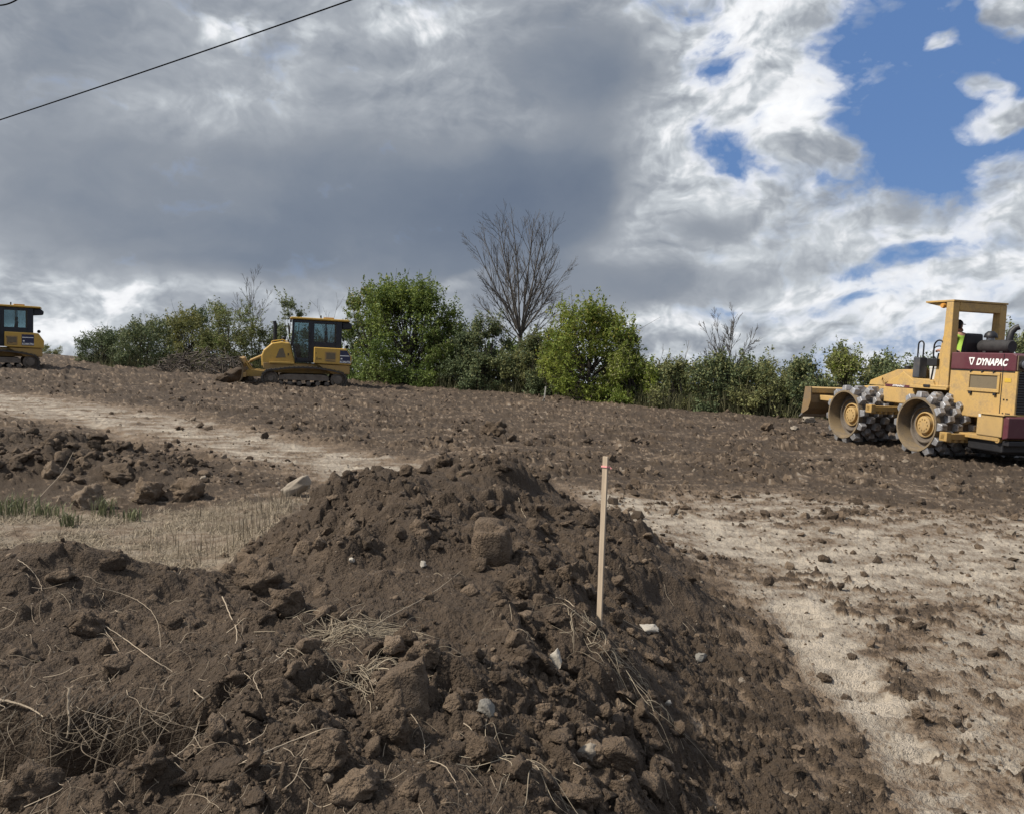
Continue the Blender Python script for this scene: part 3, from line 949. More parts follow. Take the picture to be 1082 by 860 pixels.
def make_roller():
    F = Vector((-.25, .968, 0)).normalized()
    hd = math.atan2(F.y, F.x)
    ox, oy = 10.41, 18.36
    root = empty('tamping_roller', (ox, oy, float(plane(np.array(ox), np.array(oy))) + .0), ground_tilt(ox, oy, hd))
    tag(root, 'yellow and maroon four-drum tamping roller with open roll frame, standing on the churned field', 'roller')
    for x, s in ((0, 1), (0, -1), (2.5, 1), (2.5, -1)):
        drum(root, x, s * 1.45, s)
    # rear frame and engine hood
    fr = MB()
    fr.bx(-1.78, .35, -.42, .42, .55, 1.12)
    fr.bx(-.12, .12, -.45, .45, .45, 1.0)
    fr.bx(-1.75, -.6, -.98, .98, .57, .66)
    fr.build('rear_frame', YDUST, root, bevel=.015)
    und = MB(); und.bx(-1.8, -.9, -.9, .9, .34, .60); und.bx(-1.4, -.7, -.6, .6, .24, .36)
    und.build('belly_guard', BLACK, root, bevel=.03)
    hood = MB()
    hood.prism([(-1.80, 1.00), (-.10, 1.00), (-.10, 2.00), (-1.80, 2.00)], -.74, .74)
    h = hood.build('engine_hood', YELLOW, root, bevel=.02)
    band = MB(); band.prism([(-1.80, 2.004), (-.10, 2.004), (-.10, 2.375), (-1.72, 2.375), (-1.80, 2.34)], -.743, .743)
    bnd = band.build('hood_top', MAROON, root, bevel=.02)
    lettering('lettering', 'DYNAPAC', .195, WHITEL, bnd, (-.80, .747, 2.115), LEFT_SIDE, shear=.28, bold=.008, squash=.86)
    lg = MB()
    lg.prism([(-.60, 2.27), (-.76, 2.27), (-.70, 2.11), (-.66, 2.11)], .744, .750)
    lg.build('emblem', WHITEL, bnd)
    lg = MB(); lg.prism([(-.645, 2.245), (-.715, 2.245), (-.69, 2.15), (-.67, 2.15)], .751, .754); lg.build('emblem', MAROON, bnd)
    seam = MB(); seam.bx(-1.508, -1.492, .738, .7475, 1.1, 2.36); seam.bx(-1.79, -.12, .738, .747, 1.98, 2.0); seam.build('seam', BLACK, h)
    vent = MB(); vent.bx(-1.40, -.68, .735, .748, 1.62, 1.90); v = vent.build('mesh_door', MESHP, root)
    vf = MB()
    for a in ((-1.46, -.62, 1.90, 1.96), (-1.46, -.62, 1.55, 1.62), (-1.46, -1.40, 1.62, 1.90), (-.68, -.62, 1.62, 1.90)):
        vf.bx(a[0], a[1], .74, .772, a[2], a[3])
    vf.build('door_frame', YELLOW, v, bevel=.006)
    for hx in (-1.36, -.72):
        hg = MB(); hg.bx(hx - .035, hx + .035, .745, .785, 1.485, 1.545); hg.build('latch', BLACK, v, bevel=.008)
    for hx in (-1.3, -1.0, -.7):
        hg = MB(); hg.bx(hx - .02, hx + .02, .75, .785, 1.95, 2.0); hg.build('hinge', BLACK, v, bevel=.008)
    for bx_, bz in ((-1.58, 1.42), (-1.66, 1.42), (-1.58, 1.14), (-1.66, 1.14), (-1.74, 1.14), (-1.70, 1.14)):
        bolts = MB(); bolts.lathe([(.018, 0), (.018, .012), (0, .012)], (bx_, .74, bz), n=6); bolts.build('bolt', BLACK, h)
    dec = MB(); dec.bx(-1.72, -1.56, .742, .746, 1.78, 1.86); dec.build('decal', paint('decal_yellow', (.55, .36, .03), .5), h)
    # rear end
    gr = MB()
    gr.bx(-1.815, -1.795, -.70, .70, 1.14, 2.0)
    g = gr.build('grille', LOUVRE, root)
    sl = MB()
    for k in range(16):
        sl.box((-1.825, 0, 1.18 + k * .052), (.035, 1.36, .012), Matrix.Rotation(.6, 3, 'Y'))
    sl.build('slat', paint('dark_slat', (.03, .03, .034), .5), g)
    gf = MB(); gf.bx(-1.86, -1.796, .70, .745, 1.06, 2.0); gf.bx(-1.86, -1.796, -.745, -.70, 1.06, 2.0); gf.bx(-1.87, -1.796, -.76, .76, 1.05, 1.12)
    gf.build('grille_frame', YELLOW, g, bevel=.008)
    tp = MB(); tp.bx(-1.83, -1.803, -.72, .72, 2.02, 2.33); tp.build('rear_panel', paint('dusty_brown_panel', (.12, .085, .05), .6, dirt=.5), root, bevel=.01)
    for s in (1, -1):
        l = MB(); l.lathe([(.0, -1.87), (.085, -1.87), (.10, -1.855), (.10, -1.83)], (0, s * .60, 2.15), axis='x', n=24)
        lo = l.build('headlight', BLACK, root, smooth=True)
        l2 = MB(); l2.lathe([(0, -1.885), (.05, -1.882), (.078, -1.872)], (0, s * .60, 2.15), axis='x', n=24); l2.build('lens', GREYM, lo, smooth=True)
    for s in (1, -1):
        sb = MB()
        sb.prism([(-1.84, .66), (-1.20, .66), (-1.20, 1.10), (-1.84, 1.10)], s * .72, s * 1.0)
        b = sb.build('side_box', YELLOW, root, bevel=.02)
        fl = MB(); fl.bx(-1.90, -1.30, s * .70, s * 1.03, 1.104, 1.13); fl.build('ledge', YELLOW, b, bevel=.006)
        if s > 0:
            st = MB(); st.bx(-1.30, -1.24, .998, 1.004, 1.04, 1.10); st.build('sticker', WHITEP, b)
    cw = MB(); cw.prism([(-1.98, .66), (-1.85, .62), (-1.85, 1.10), (-1.98, 1.08)], -.99, .99); cw.build('counterweight', MAROON, root, bevel=.02)
    rb = MB(); rb.bx(-1.96, -1.80, -.92, .92, .50, .60); rb.build('bumper', BLACK, root, bevel=.015)
    ring = MB(); ring.lathe([(.03, -.04), (.06, -.04), (.06, .04), (.03, .04), (.03, -.04)], (-1.72, .93, .60), n=16); ring.build('tow_eye', YDUST, root, smooth=True)
    # roll frame
    rp = MB()
    for s in (1, -1):
        rp.prism([(-.06, 1.60), (.22, 1.60), (.17, 3.50), (-.03, 3.50)], s * .56, s * .74)
        rp.prism([(.24, 1.60), (.42, 1.60), (.22, 2.75), (.20, 2.60)], s * .58, s * .72)
        rp.bx(-.12, .46, s * .50, s * .80, 1.56, 1.62)
    rp.bx(-.035, .18, -.555, .555, 3.30, 3.50)
    rps = rp.build('roll_frame', YELLOW, root, bevel=.015)
    can = MB()
    can.bx(-.05, .80, -.745, .745, 3.505, 3.545)
    for s in (1, -1):
        can.prism([(.175, 3.36), (.82, 3.51), (.82, 3.504), (.175, 3.504)], s * .62, s * .68)
    can.build('canopy', YELLOW, rps, bevel=.006)
    lt = MB(); lt.lathe([(0, 0), (.055, 0), (.06, .03), (.05, .08), (0, .08)], (.26, .70, 3.42), n=16)
    lt.build('work_lamp', paint('amber_lamp', (.55, .25, .04), .3), rps, smooth=True)
    # muffler, exhaust and air cleaner lying on the hood
    mf = MB(); mf.lathe([(0, -.95), (.12, -.95), (.145, -.92), (.145, -.17), (.12, -.12), (0, -.12)], (0, -.02, 2.535), axis='x', n=28)
    mf.bx(-.8, -.72, -.12, .08, 2.37, 2.45); mf.bx(-.35, -.27, -.12, .08, 2.37, 2.45)
    mo = mf.build('muffler', paint('sooty_black', (.02, .019, .02), .65, dirt=.4, dcol=(.05, .045, .045), scale=6), root, smooth=True)
    ex = MB(); ex.tube([(-.84, -.02, 2.62), (-.86, -.03, 2.76), (-.86, -.06, 2.86), (-.89, -.12, 2.94), (-.94, -.17, 2.97)], [.075, .07, .066, .066, .066], 14)
    ex.build('exhaust_pipe', BLACK, mo, smooth=True)
    ac = MB(); ac.lathe([(.085, 2.37), (.085, 2.74)], (-.32, -.06, 0), axis='z', n=20)
    a = ac.build('air_cleaner', GREYM, root, smooth=True)
    cp = MB(); cp.lathe([(0, 2.88), (.06, 2.875), (.12, 2.82), (.14, 2.75), (.135, 2.73), (.06, 2.74)], (-.32, -.06, 0), axis='z', n=24); cp.build('rain_cap', BLACK, a, smooth=True)
    # platform, seat and front of the machine
    pl = MB()
    pl.bx(-.09, 1.05, -.80, .80, 1.52, 1.60)
    pl.prism([(.30, 1.60), (.98, 1.60), (.98, 1.76), (.36, 1.72)], .42, .78)
    pl.prism([(.30, 1.60), (.98, 1.60), (.98, 1.76), (.36, 1.72)], -.78, -.42)
    pl.build('platform', YELLOW, root, bevel=.012)
    st = MB(); st.prism([(.03, 2.20), (.16, 2.18), (.13, 2.50), (.06, 2.82), (-.03, 2.82), (-.04, 2.6)], -.16, .30); st.bx(.05, .62, -.14, .28, 2.10, 2.22); st.bx(.16, .5, -.05, .2, 1.60, 2.1)
    st.build('seat', VINYL, root, bevel=.045, seg=3)
    stw = MB()
    pts = [Vector((.98 + .06 * math.sin(a) * .5, .07 + .2 * math.cos(a), 2.36 + .17 * math.sin(a))) for a in [2 * math.pi * k / 20 for k in range(21)]]
    stw.tube(pts, .014, 8); stw.tube([(1.12, .07, 1.6), (1.0, .07, 2.36)], .03, 8); stw.build('steering_wheel', BLACK, root, smooth=True)
    hb = MB(); hb.bx(.78, .99, .58, .80, 1.76, 2.24); box1 = hb.build('hydraulic_box', paint('dark_grey_box', (.04, .045, .055), .45), root, bevel=.02)
    def loop(x0, x1, y, z0, z1):
        r_ = (x1 - x0) / 2; c = (x0 + x1) / 2
        p = [(x0, y, z0), (x0, y, z1 - r_)] + [(c - r_ * math.cos(t), y, z1 - r_ + r_ * math.sin(t)) for t in [math.pi * k / 10 for k in range(1, 10)]] + [(x1, y, z1 - r_), (x1, y, z0)]
        return p
    hr = MB(); hr.tube(loop(.80, .97, .70, 2.2, 2.62), .018, 10); hr.build('handrail', BLACK, box1, smooth=True)
    hr = MB(); hr.tube(loop(.16, .46, .72, 2.16, 2.64), .018, 10)
    hr.tube([(.44, .70, 2.1), (.50, .72, 1.55)], .02, 10); r2 = hr.build('handrail', BLACK, root, smooth=True)
    bb = MB(); bb.bx(.40, .60, .64, .82, 1.56, 1.62); bb.build('foot_plate', BLACK, r2, bevel=.01)
    bb = MB(); bb.bx(.26, .56, .60, .80, 2.05, 2.22); bb.build('control_box', BLACK, r2, bevel=.015)
    # front frame, nose and its name strip
    ff = MB()
    ff.prism([(1.0, 1.02), (3.35, 1.0), (3.35, 1.44), (2.6, 1.50), (1.0, 1.50)], -.44, .44)
    ff.bx(1.0, 2.05, -.70, .70, 1.12, 1.50)
    ff.bx(2.35, 2.65, -.47, .47, .5, 1.0)
    ff.bx(.9, 1.55, -.3, .3, .55, 1.05)
    ff.build('front_frame', YELLOW, root, bevel=.02)
    no = MB()
    no.prism([(1.02, 1.504), (2.02, 1.504), (2.02, 1.54), (1.40, 1.89), (1.02, 1.68)], .46, .70)
    no.prism([(1.02, 1.504), (2.02, 1.504), (2.02, 1.54), (1.40, 1.89), (1.02, 1.68)], -.70, -.46)
    no.prism([(1.02, 1.504), (2.9, 1.504), (2.85, 1.62), (1.9, 1.93), (1.02, 1.96)], -.455, .455)
    no.bx(.93, 1.015, .40, .74, 1.50, 2.0); no.bx(.93, 1.015, -.74, -.40, 1.50, 2.0)
    n = no.build('nose', YELLOW, root, bevel=.012)
    sp = MB(); sp.bx(1.03, 1.98, .70, .708, 1.506, 1.565); s_ = sp.build('name_strip', MAROON, n)
    lettering('lettering', 'DYNAPAC', .06, WHITEL, s_, (1.72, .711, 1.515), LEFT_SIDE, shear=.28, bold=.002, squash=1.4)
    for x in (1.72, 1.42):
        c = MB(); c.lathe([(.085, 1.75), (.085, 2.02), (.07, 2.03), (0, 2.03)], (x, .30, 0), axis='z', n=20); c.build('filler_cap', BLACK, n, smooth=True)
    ho = MB(); ho.tube([(2.2, .5, 1.45), (2.3, .55, 1.66), (2.2, .6, 1.72), (2.05, .6, 1.6)], .022, 8); ho.build('hose', YDUST, n, smooth=True)
    # scrapers behind the drums
    for x, z in ((1.55, .90), (-.84, .50)):
        for s in (1, -1):
            b = MB(); b.bx(x - .06, x + .06, s * .40, s * 1.50, z, z + .13); b.bx(x - .12, x + .09, s * 1.38, s * 1.5, z - .03, z + .16)
            o = b.build('scraper_bar', YDUST, root, bevel=.01)
            t = MB()
            for k in range(6):
                yy = s * (.52 + k * .165)
                t.prism([(x + .06, z + .02), (x + .06, z + .10), (x + .16, z + .08), (x + .16, z + .05)], yy - .05, yy + .05)
                t.bx(x - .05, x + .05, yy - .04, yy + .04, z - .06, z)
            t.build('scraper_tooth', YDUST, o, bevel=.006)
    # blade held up in front
    bl = MB()
    arc = [(3.72 + .16 * (1 - math.cos(t)) + .30 * (t / 1.5 if t > 1.0 else 0) * 0, .70 + .62 * k / 8) for k, t in enumerate([0] * 9)]
    prof = [(3.98, .62), (3.80, .78), (3.72, .95), (3.73, 1.12), (3.80, 1.26)]
    back = [(p[0] - .03, p[1]) for p in prof]
    bl.prism(prof + back[::-1], -1.62, 1.62)
    b = bl.build('blade', paint('blade_paint', (.20, .13, .06), .6, dirt=.8, dcol=(.11, .085, .06), scale=2.5), root)
    tp = MB(); tp.prism([(3.66, 1.20), (3.90, 1.26), (3.90, 1.36), (3.66, 1.34)], -1.62, 1.62); tp.build('top_rail', YELLOW, b, bevel=.01)
    for s in (1, -1):
        ep = MB(); ep.prism([(4.02, .60), (3.72, .76), (3.62, 1.0), (3.64, 1.36), (3.90, 1.36)], s * 1.62, s * 1.65); ep.build('end_plate', b.data.materials[0], b)
    ce = MB(); ce.prism([(4.06, .54), (3.94, .62), (3.96, .66), (4.09, .56)], -1.66, 1.66); ce.build('cutting_edge', STEEL, b)
    for s in (1, -1):
        ar = MB(); ar.prism([(2.95, 1.02), (3.70, .98), (3.70, 1.12), (2.95, 1.16)], s * .30, s * .46); ar.build('push_arm', YELLOW, b, bevel=.012)
        ar = MB(); ar.bx(3.0, 3.66, s * 1.16, s * 1.36, 1.02, 1.15); ar.build('bracket', YELLOW, b, bevel=.012)
    return root


ROLLER = make_roller()


# ------------------------------------------------------------------ crawler dozers
def make_dozer(label, wide_decal=False, blade_up=.0):
    root = empty('bulldozer')
    tag(root, label, 'bulldozer', 'yellow crawler bulldozers at the top of the field')
    body = MB()
    body.prism([(.10, .64), (.10, 1.05), (3.72, 1.05), (3.72, .80), (3.3, .62)], -.62, .62)
    body.build('chassis', YDUST, root, bevel=.02)
    for s in (1, -1):
        # track: a loop of shoes about an idler and a sprocket
        y0, y1 = s * .72, s * 1.25
        loop = []
        R_, Rf = .37, .37
        xs, xf = .56, 3.38
        for k in range(13):
            a = -math.pi / 2 - math.pi * k / 12
            loop.append((xs + R_ * math.cos(a), R_ + .03 + R_ * math.sin(a)))
        for t in np.linspace(.08, .92, 12):
            loop.append((xs + (xf - xs) * t, .77 + .15 * math.sin(math.pi * min(1, t * 1.05)) ** .8))
        for k in range(13):
            a = math.pi / 2 - math.pi * k / 12
            loop.append((xf + Rf * math.cos(a), Rf + .03 + Rf * math.sin(a)))
        for t in np.linspace(.06, .94, 14):
            loop.append((xf + (xs - xf) * t, .03))
        P = np.array(loop); n = len(P)
        belt = MB()
        vs = []; fs = []
        for i in range(n):
            t = P[(i + 1) % n] - P[i - 1]; t /= np.linalg.norm(t); nn = np.array([-t[1], t[0]])
            c = P.mean(0)
            if np.dot(nn, P[i] - c) < 0: nn = -nn
            for q in (P[i] - nn * .05, P[i] + nn * .0):
                vs += [(q[0], y0, q[1]), (q[0], y1, q[1])]
        for i in range(n):
            j = (i + 1) % n
            a, b = 4 * i, 4 * j
            fs += [(a, b, b + 1, a + 1), (a + 2, a + 3, b + 3, b + 2), (a, a + 2, b + 2, b), (a + 1, b + 1, b + 3, a + 3)]
        belt.add(vs, fs)
        # shoes with grousers
        seg = np.linalg.norm(np.roll(P, -1, 0) - P, axis=1); cum = np.concatenate([[0], np.cumsum(seg)]); L = cum[-1]
        ns = 42
        for k in range(ns):
            d = L * k / ns
            i = min(int(np.searchsorted(cum, d, 'right') - 1), n - 1)
            q = P[i] + (P[(i + 1) % n] - P[i]) * ((d - cum[i]) / seg[i])
            t = P[(i + 1) % n] - P[i]; ang = math.atan2(t[1], t[0])
            rot = Matrix.Rotation(-ang, 3, 'Y')
            c = P.mean(0); nn = np.array([-math.sin(ang), math.cos(ang)])
            if np.dot(nn, q - c) < 0: nn = -nn
            belt.box((q[0] + nn[0] * .012, (y0 + y1) / 2, q[1] + nn[1] * .012), (L / ns * .9, .53, .03), rot)
            belt.box((q[0] + nn[0] * .035, (y0 + y1) / 2, q[1] + nn[1] * .035), (.022, .53, .05), rot)
        tr = belt.build('track', TRACKM, root)
        tf = MB(); tf.prism([(.95, .34), (3.05, .34), (3.05, .54), (2.6, .60), (1.2, .60), (.95, .54)], s * .80, s * 1.14); tf.build('track_frame', MUDDY, tr, bevel=.02)
        sp = MB(); sp.lathe([(0, s * 1.22), (.17, s * 1.22), (.20, s * 1.18), (.20, s * 1.10), (.31, s * 1.08), (.31, s * .78)], (xs, 0, R_ + .03), n=28); sp.build('sprocket', MUDDY, tr, smooth=True)
        idl = MB(); idl.lathe([(0, s * 1.16), (.12, s * 1.16), (.14, s * 1.08), (.24, s * 1.05), (.27, s * 1.10), (.31, s * 1.08), (.31, s * .8)], (xf, 0, Rf + .03), n=28); idl.build('idler', MUDDY, tr, smooth=True)
        for k in range(6):
            rl = MB(); rl.lathe([(0, s * 1.13), (.07, s * 1.13), (.09, s * 1.10), (.11, s * 1.08), (.11, s * .82)], (1.02 + k * .39, 0, .20), n=18); rl.build('roller', MUDDY, tr, smooth=True)
    # engine hood, nose sloping down to the front
    hd = MB()
    prof = [(2.38, .98), (3.45, .98), (3.78, .86), (3.80, 1.35), (3.72, 1.58), (3.38, 1.90), (2.98, 1.98), (2.62, 1.94), (2.40, 1.18)]
    hd.prism(prof, -.60, .60)
    h = hd.build('hood', YELLOW2, root, bevel=.06, seg=3)
    for s in (1, -1):
        v = MB(); v.prism([(3.20, 1.26), (3.05, 1.66), (2.90, 1.70), (2.78, 1.30)], s * .60, s * .612); v.build('vent', MESHP, h)
        st = MB(); st.bx(2.42, 3.46, s * .60, s * .72, 1.02, 1.10); st.build('step', YELLOW2, h, bevel=.01)
        hn = MB(); hn.bx(2.66, 2.70, s * .60, s * .615, 1.38, 1.48); hn.build('handle', BLACK, h)
    ra = MB(); ra.tube([(3.40, .45, 1.90), (3.36, .45, 1.98), (2.95, .45, 2.06), (2.7, .45, 1.98)], .022, 8); ra.build('hood_rail', YELLOW2, h, smooth=True)
    ex = MB(); ex.tube([(3.26, .10, 1.85), (3.26, .10, 2.70), (3.30, .10, 2.86)], [.085, .08, .075], 16); ex.build('exhaust_stack', BLACK, h, smooth=True)
    pc = MB(); pc.lathe([(.07, 1.95), (.07, 2.08), (.11, 2.10), (.11, 2.16), (.06, 2.2), (0, 2.2)], (2.88, -.15, 0), axis='z', n=18); pc.build('air_cleaner', BLACK, h, smooth=True)
    # cab: posts, sills and roof around open window spaces
    cab = MB()
    for s in (1, -1):
        y0, y1 = s * .70, s * .76
        cab.prism([(2.56, 1.94), (2.47, 1.94), (2.43, 2.95), (2.53, 2.95)], y0, y1)                  # front post
        cab.prism([(2.56, 1.94), (2.47, 1.94), (2.28, 1.18), (2.36, 1.18)], y0, y1)                  # lower slant of the front post
        cab.bx(1.60, 1.82, y0, y1, 1.16, 2.95)                                                        # middle post
        cab.bx(.42, .66, y0, y1, 1.16, 2.95)                                                          # rear post
        cab.bx(.66, 1.60, y0, y1, 1.16, 2.02)                                                         # panel under the rear window
        cab.prism([(1.82, 1.16), (2.36, 1.16), (2.40, 1.30), (1.82, 1.30)], y0, y1)
        cab.bx(1.82, 2.45, y0, y1, 2.86, 2.95); cab.bx(.66, 1.60, y0, y1, 2.84, 2.95)
        cab.bx(1.07, 1.11, y0, y1, 2.02, 2.84)                                                        # bar between the panes
    cab.bx(.42, .60, -.70, .70, 1.16, 1.9); cab.bx(.42, .50, -.70, .70, 2.8, 2.95); cab.bx(2.44, 2.52, -.70, .70, 2.85, 2.95)
    cab.bx(.5, 2.40, -.70, .70, 1.10, 1.18)
    cab.prism([(2.40, 1.2), (2.50, 1.9), (2.44, 1.9), (2.34, 1.2)], -.7, .7)
    c = cab.build('cab', CABBLK, root, bevel=.012)
    for s in (1, -1):
        y0, y1 = s * .722, s * .734
        d = MB(); d.prism([(1.82, 1.30), (2.33, 1.30), (2.50, 1.94), (2.44, 2.86), (1.82, 2.86)], y0, y1); d.build('door', GLASS, c)
        w = MB(); w.bx(.66, 1.07, y0, y1, 2.02, 2.84); w.bx(1.11, 1.60, y0, y1, 2.02, 2.84); w.build('window', GLASS, c)
        gb = MB(); gb.tube([(1.76, s * .80, 1.5), (1.76, s * .80, 2.4)], .015, 8); gb.build('grab_bar', BLACK, c, smooth=True)
    w = MB(); w.bx(2.475, 2.487, -.68, .68, 1.94, 2.85); w.build('window', GLASS, c)
    w = MB(); w.bx(.45, .46, -.68, .68, 1.9, 2.8); w.build('window', GLASS, c)
    rf = MB(); rf.prism([(.05, 2.96), (2.62, 2.98), (2.66, 3.03), (2.55, 3.07), (.15, 3.05)], -.84, .84)
    r_ = rf.build('roof', YELLOW2, root, bevel=.03)
    hv = MB(); hv.prism([(.0, 2.66), (.40, 2.62), (.41, 2.95), (.10, 2.95), (-.03, 2.82)], -.62, .62); hv.build('air_conditioner', CABBLK, r_, bevel=.03)
    bx_ = MB(); bx_.bx(.75, 1.20, -.30, .30, 3.05, 3.13); bx_.build('roof_box', paint('orange_box', (.42, .22, .04), .5), r_, bevel=.02)
    an = MB(); an.tube([(1.32, .3, 3.05), (1.32, .3, 3.2)], .03, 8); an.build('beacon', BLACK, r_, smooth=True)
    for s in (1, -1):
        lt = MB(); lt.box((2.60, s * .7, 2.9), (.08, .14, .09)); lt.build('work_lamp', BLACK, r_, bevel=.01)
    # seat and levers inside
    se = MB(); se.prism([(1.05, 1.62), (1.58, 1.62), (1.58, 1.74), (1.2, 1.74), (1.12, 2.3), (1.0, 2.3)], -.26, .26); se.bx(1.1, 1.5, -.2, .2, 1.18, 1.62); se.bx(1.02, 1.10, -.13, .13, 2.32, 2.52)
    se.build('seat', VINYL, root, bevel=.03)
    co = MB(); co.prism([(2.1, 1.18), (2.34, 1.18), (2.40, 1.85), (2.2, 1.9)], -.45, .45); co.build('dashboard', VINYL, root, bevel=.03)
    # engine-bay sides behind the cab with grille and decal
    for s in (1, -1):
        p = MB()
        rear = [(1.60, 1.10), (1.60, 1.80), (.24, 1.78), (.0, 1.43), (.0, 1.07)]
        p.prism(rear, s * .78, s * 1.16)
        t_ = p.build('side_tank', YELLOW2, root, bevel=.03)
        dx = .42 if wide_decal else 0
        g = MB(); g.bx(.66 + dx, 1.14 + dx, s * 1.16, s * 1.166, 1.20, 1.62); g.build('panel_door', YDUST, t_, bevel=.004)
        g = MB(); g.bx(.70 + dx, 1.08 + dx, s * 1.167, s * 1.174, 1.30, 1.57); g.bx(.70 + dx, 1.08 + dx, s * 1.167, s * 1.174, 1.20, 1.235); g.build('vent', MESHP, t_)
        sm = MB(); sm.bx(1.46, 1.49, s * 1.16, s * 1.168, 1.25, 1.38); sm.build('latch', BLACK, t_)
        sm = MB(); sm.bx(1.5, 1.53, s * 1.16, s * 1.168, 1.52, 1.57); sm.build('latch', BLACK, t_)
        sm = MB(); sm.bx(1.28, 1.42, s * 1.16, s * 1.168, 1.28, 1.31); sm.build('latch', BLACK, t_)
        if wide_decal:
            dp = [(.42, 1.18), (.42, 1.70), (.92, 1.70), (.92, 1.18)]; st = (.44, .90, 1.54, 1.575); tx = (.90, 1.21)
        else:
            dp = [(.05, 1.14), (.05, 1.44), (.20, 1.70), (.50, 1.70), (.50, 1.14)]; st = (.10, .50, 1.45, 1.485); tx = (.495, 1.16)
        de = MB(); de.prism(dp, s * 1.158, s * 1.168); dd = de.build('decal', NAVY, t_)
        sr = MB(); sr.bx(st[0], st[1], s * 1.169, s * 1.173, st[2], st[3]); sr.bx(tx[0] - .10, tx[0] - .03, s * 1.169, s * 1.173, tx[1] + .15, tx[1] + .21); sr.build('stripe', WHITEL, dd)
        if s > 0:
            lettering('lettering', 'KOMATSU', .125, WHITEL, dd, (tx[0], 1.171, tx[1]), LEFT_SIDE, bold=.004, squash=.82)
    rb = MB(); rb.prism([(.02, 1.07), (.24, 1.77), (.55, 1.77), (.55, 1.07)], -.76, .76); rb.prism([(.06, .66), (.06, 1.06), (1.45, 1.06), (1.05, .80), (.8, .66)], -1.10, 1.10)
    rb.build('rear_body', YDUST, root, bevel=.03)
    lm = MB(); lm.lathe([(0, .0), (.07, .0), (.08, .05), (.06, .14)], (.20, .85, 1.86), n=14); lm.build('work_lamp', BLACK, root, smooth=True)
    # blade, C-frame and lift cylinders
    u = blade_up
    bl = MB()
    prof = [(4.72, .05), (4.58, .25), (4.54, .55), (4.58, .85), (4.69, 1.12)]
    bl.prism([(a, z + u) for a, z in prof] + [(a - .06, z + u) for a, z in prof[::-1]], -1.42, 1.42)
    b = bl.build('blade', paint('dozer_blade', (.17, .115, .055), .6, dirt=.8, dcol=(.09, .072, .055), scale=2.5), root)
    rib = MB()
    rib.bx(4.38, 4.52, -1.38, 1.38, .30 + u, .48 + u); rib.prism([(4.46, .84 + u), (4.58, 1.0 + u), (4.63, 1.12 + u), (4.52, 1.08 + u)], -1.40, 1.40)
    rib.build('back_rib', YDUST, b, bevel=.01)
    for s in (1, -1):
        cf = MB(); cf.prism([(3.4, .42), (4.45, .30 + u), (4.45, .52 + u), (4.3, .62 + u), (3.4, .66)], s * .50, s * .66)
        cf.build('push_arm', YELLOW2, b, bevel=.02)
        cy = MB(); cy.tube([(3.72, s * .45, 1.35), (4.25, s * .45, 1.02 + u * .6)], .06, 12); cy.tube([(4.25, s * .45, 1.02 + u * .6), (4.50, s * .45, .72 + u)], .032, 10)
        cy.build('lift_cylinder', YDUST, b, smooth=True)
        ti = MB(); ti.tube([(4.2, s * .6, .58 + u * .6), (4.46, s * .75, .92 + u)], .045, 10); ti.build('tilt_cylinder', YELLOW2, b, smooth=True)
    return root


def set_dozer(o, px, py, Y, rear_px, sc_=1.0):
    p = at(rear_px, py, Y)
    x, y = p[0], p[1]
    hd = math.pi - math.atan2(x, y) + R(4)
    o.location = (x, y, float(plane(np.array(x), np.array(y))) - .03)
    o.rotation_euler = ground_tilt(x, y, hd)
    o.scale = (sc_,) * 3


DOZER = make_dozer('yellow crawler bulldozer pushing soil in front of the bushes, in full side view', blade_up=.12)
set_dozer(DOZER, 320, 408, 35.4, 368.5, .97)
DOZER2 = make_dozer('yellow crawler bulldozer cut off by the left edge of the picture', wide_decal=True)
set_dozer(DOZER2, 0, 390, 39.5, 44.5)


# ------------------------------------------------------------------ plants
def catmull(pts, n=6):
    P = [np.array(p, float) for p in pts]
    P = [2 * P[0] - P[1]] + P + [2 * P[-1] - P[-2]]
    out = []
    for i in range(1, len(P) - 2):
        for k in range(n):
            t = k / n
            out.append(.5 * (2 * P[i] + (P[i + 1] - P[i - 1]) * t + (2 * P[i - 1] - 5 * P[i] + 4 * P[i + 1] - P[i + 2]) * t * t + (3 * P[i] - P[i - 1] - 3 * P[i + 1] + P[i + 2]) * t ** 3))
    out.append(P[-2])
    return out


def limb(m, p, d, L, r, depth, rnd, tips, spread=.55, up=.25, kids=(3, 5), shrink=.62, bend=.18, minr=.006):
    """a tapering bent branch with side branches"""
    p = np.array(p, float); d = np.array(d, float); d /= np.linalg.norm(d)
    n = 6 if depth > 1 else 4
    pts = [p.copy()]; dirs = [d.copy()]
    for i in range(n):
        d = d + np.array([rnd.uniform(-bend, bend), rnd.uniform(-bend, bend), rnd.uniform(-bend, bend) * .5 + up * .16])
        d /= np.linalg.norm(d)
        p = p + d * L / n
        pts.append(p.copy()); dirs.append(d.copy())
    rr = [max(minr, r * (1 - .75 * i / n)) for i in range(n + 1)]
    m.tube(pts, rr, 6 if r > .05 else (4 if r > .015 else 3), caps=False)
    tips.append(pts[-1])
    if depth <= 0: return
    for k in range(rnd.randint(*kids)):
        t = rnd.uniform(.18, .98)
        i = min(int(t * n), n - 1)
        q = pts[i] + (pts[i + 1] - pts[i]) * (t * n - i)
        a = rnd.uniform(0, 6.283)
        side = np.cross(dirs[i], [math.cos(a), math.sin(a), .3]); side /= np.linalg.norm(side) + 1e-9
        nd_ = dirs[i] + side * rnd.uniform(.6, 1.3) * spread
        limb(m, q, nd_, L * shrink * rnd.uniform(.7, 1.1) * (1 - .35 * t), rr[i] * .6, depth - 1, rnd, tips, spread, up, kids, shrink, bend, minr)


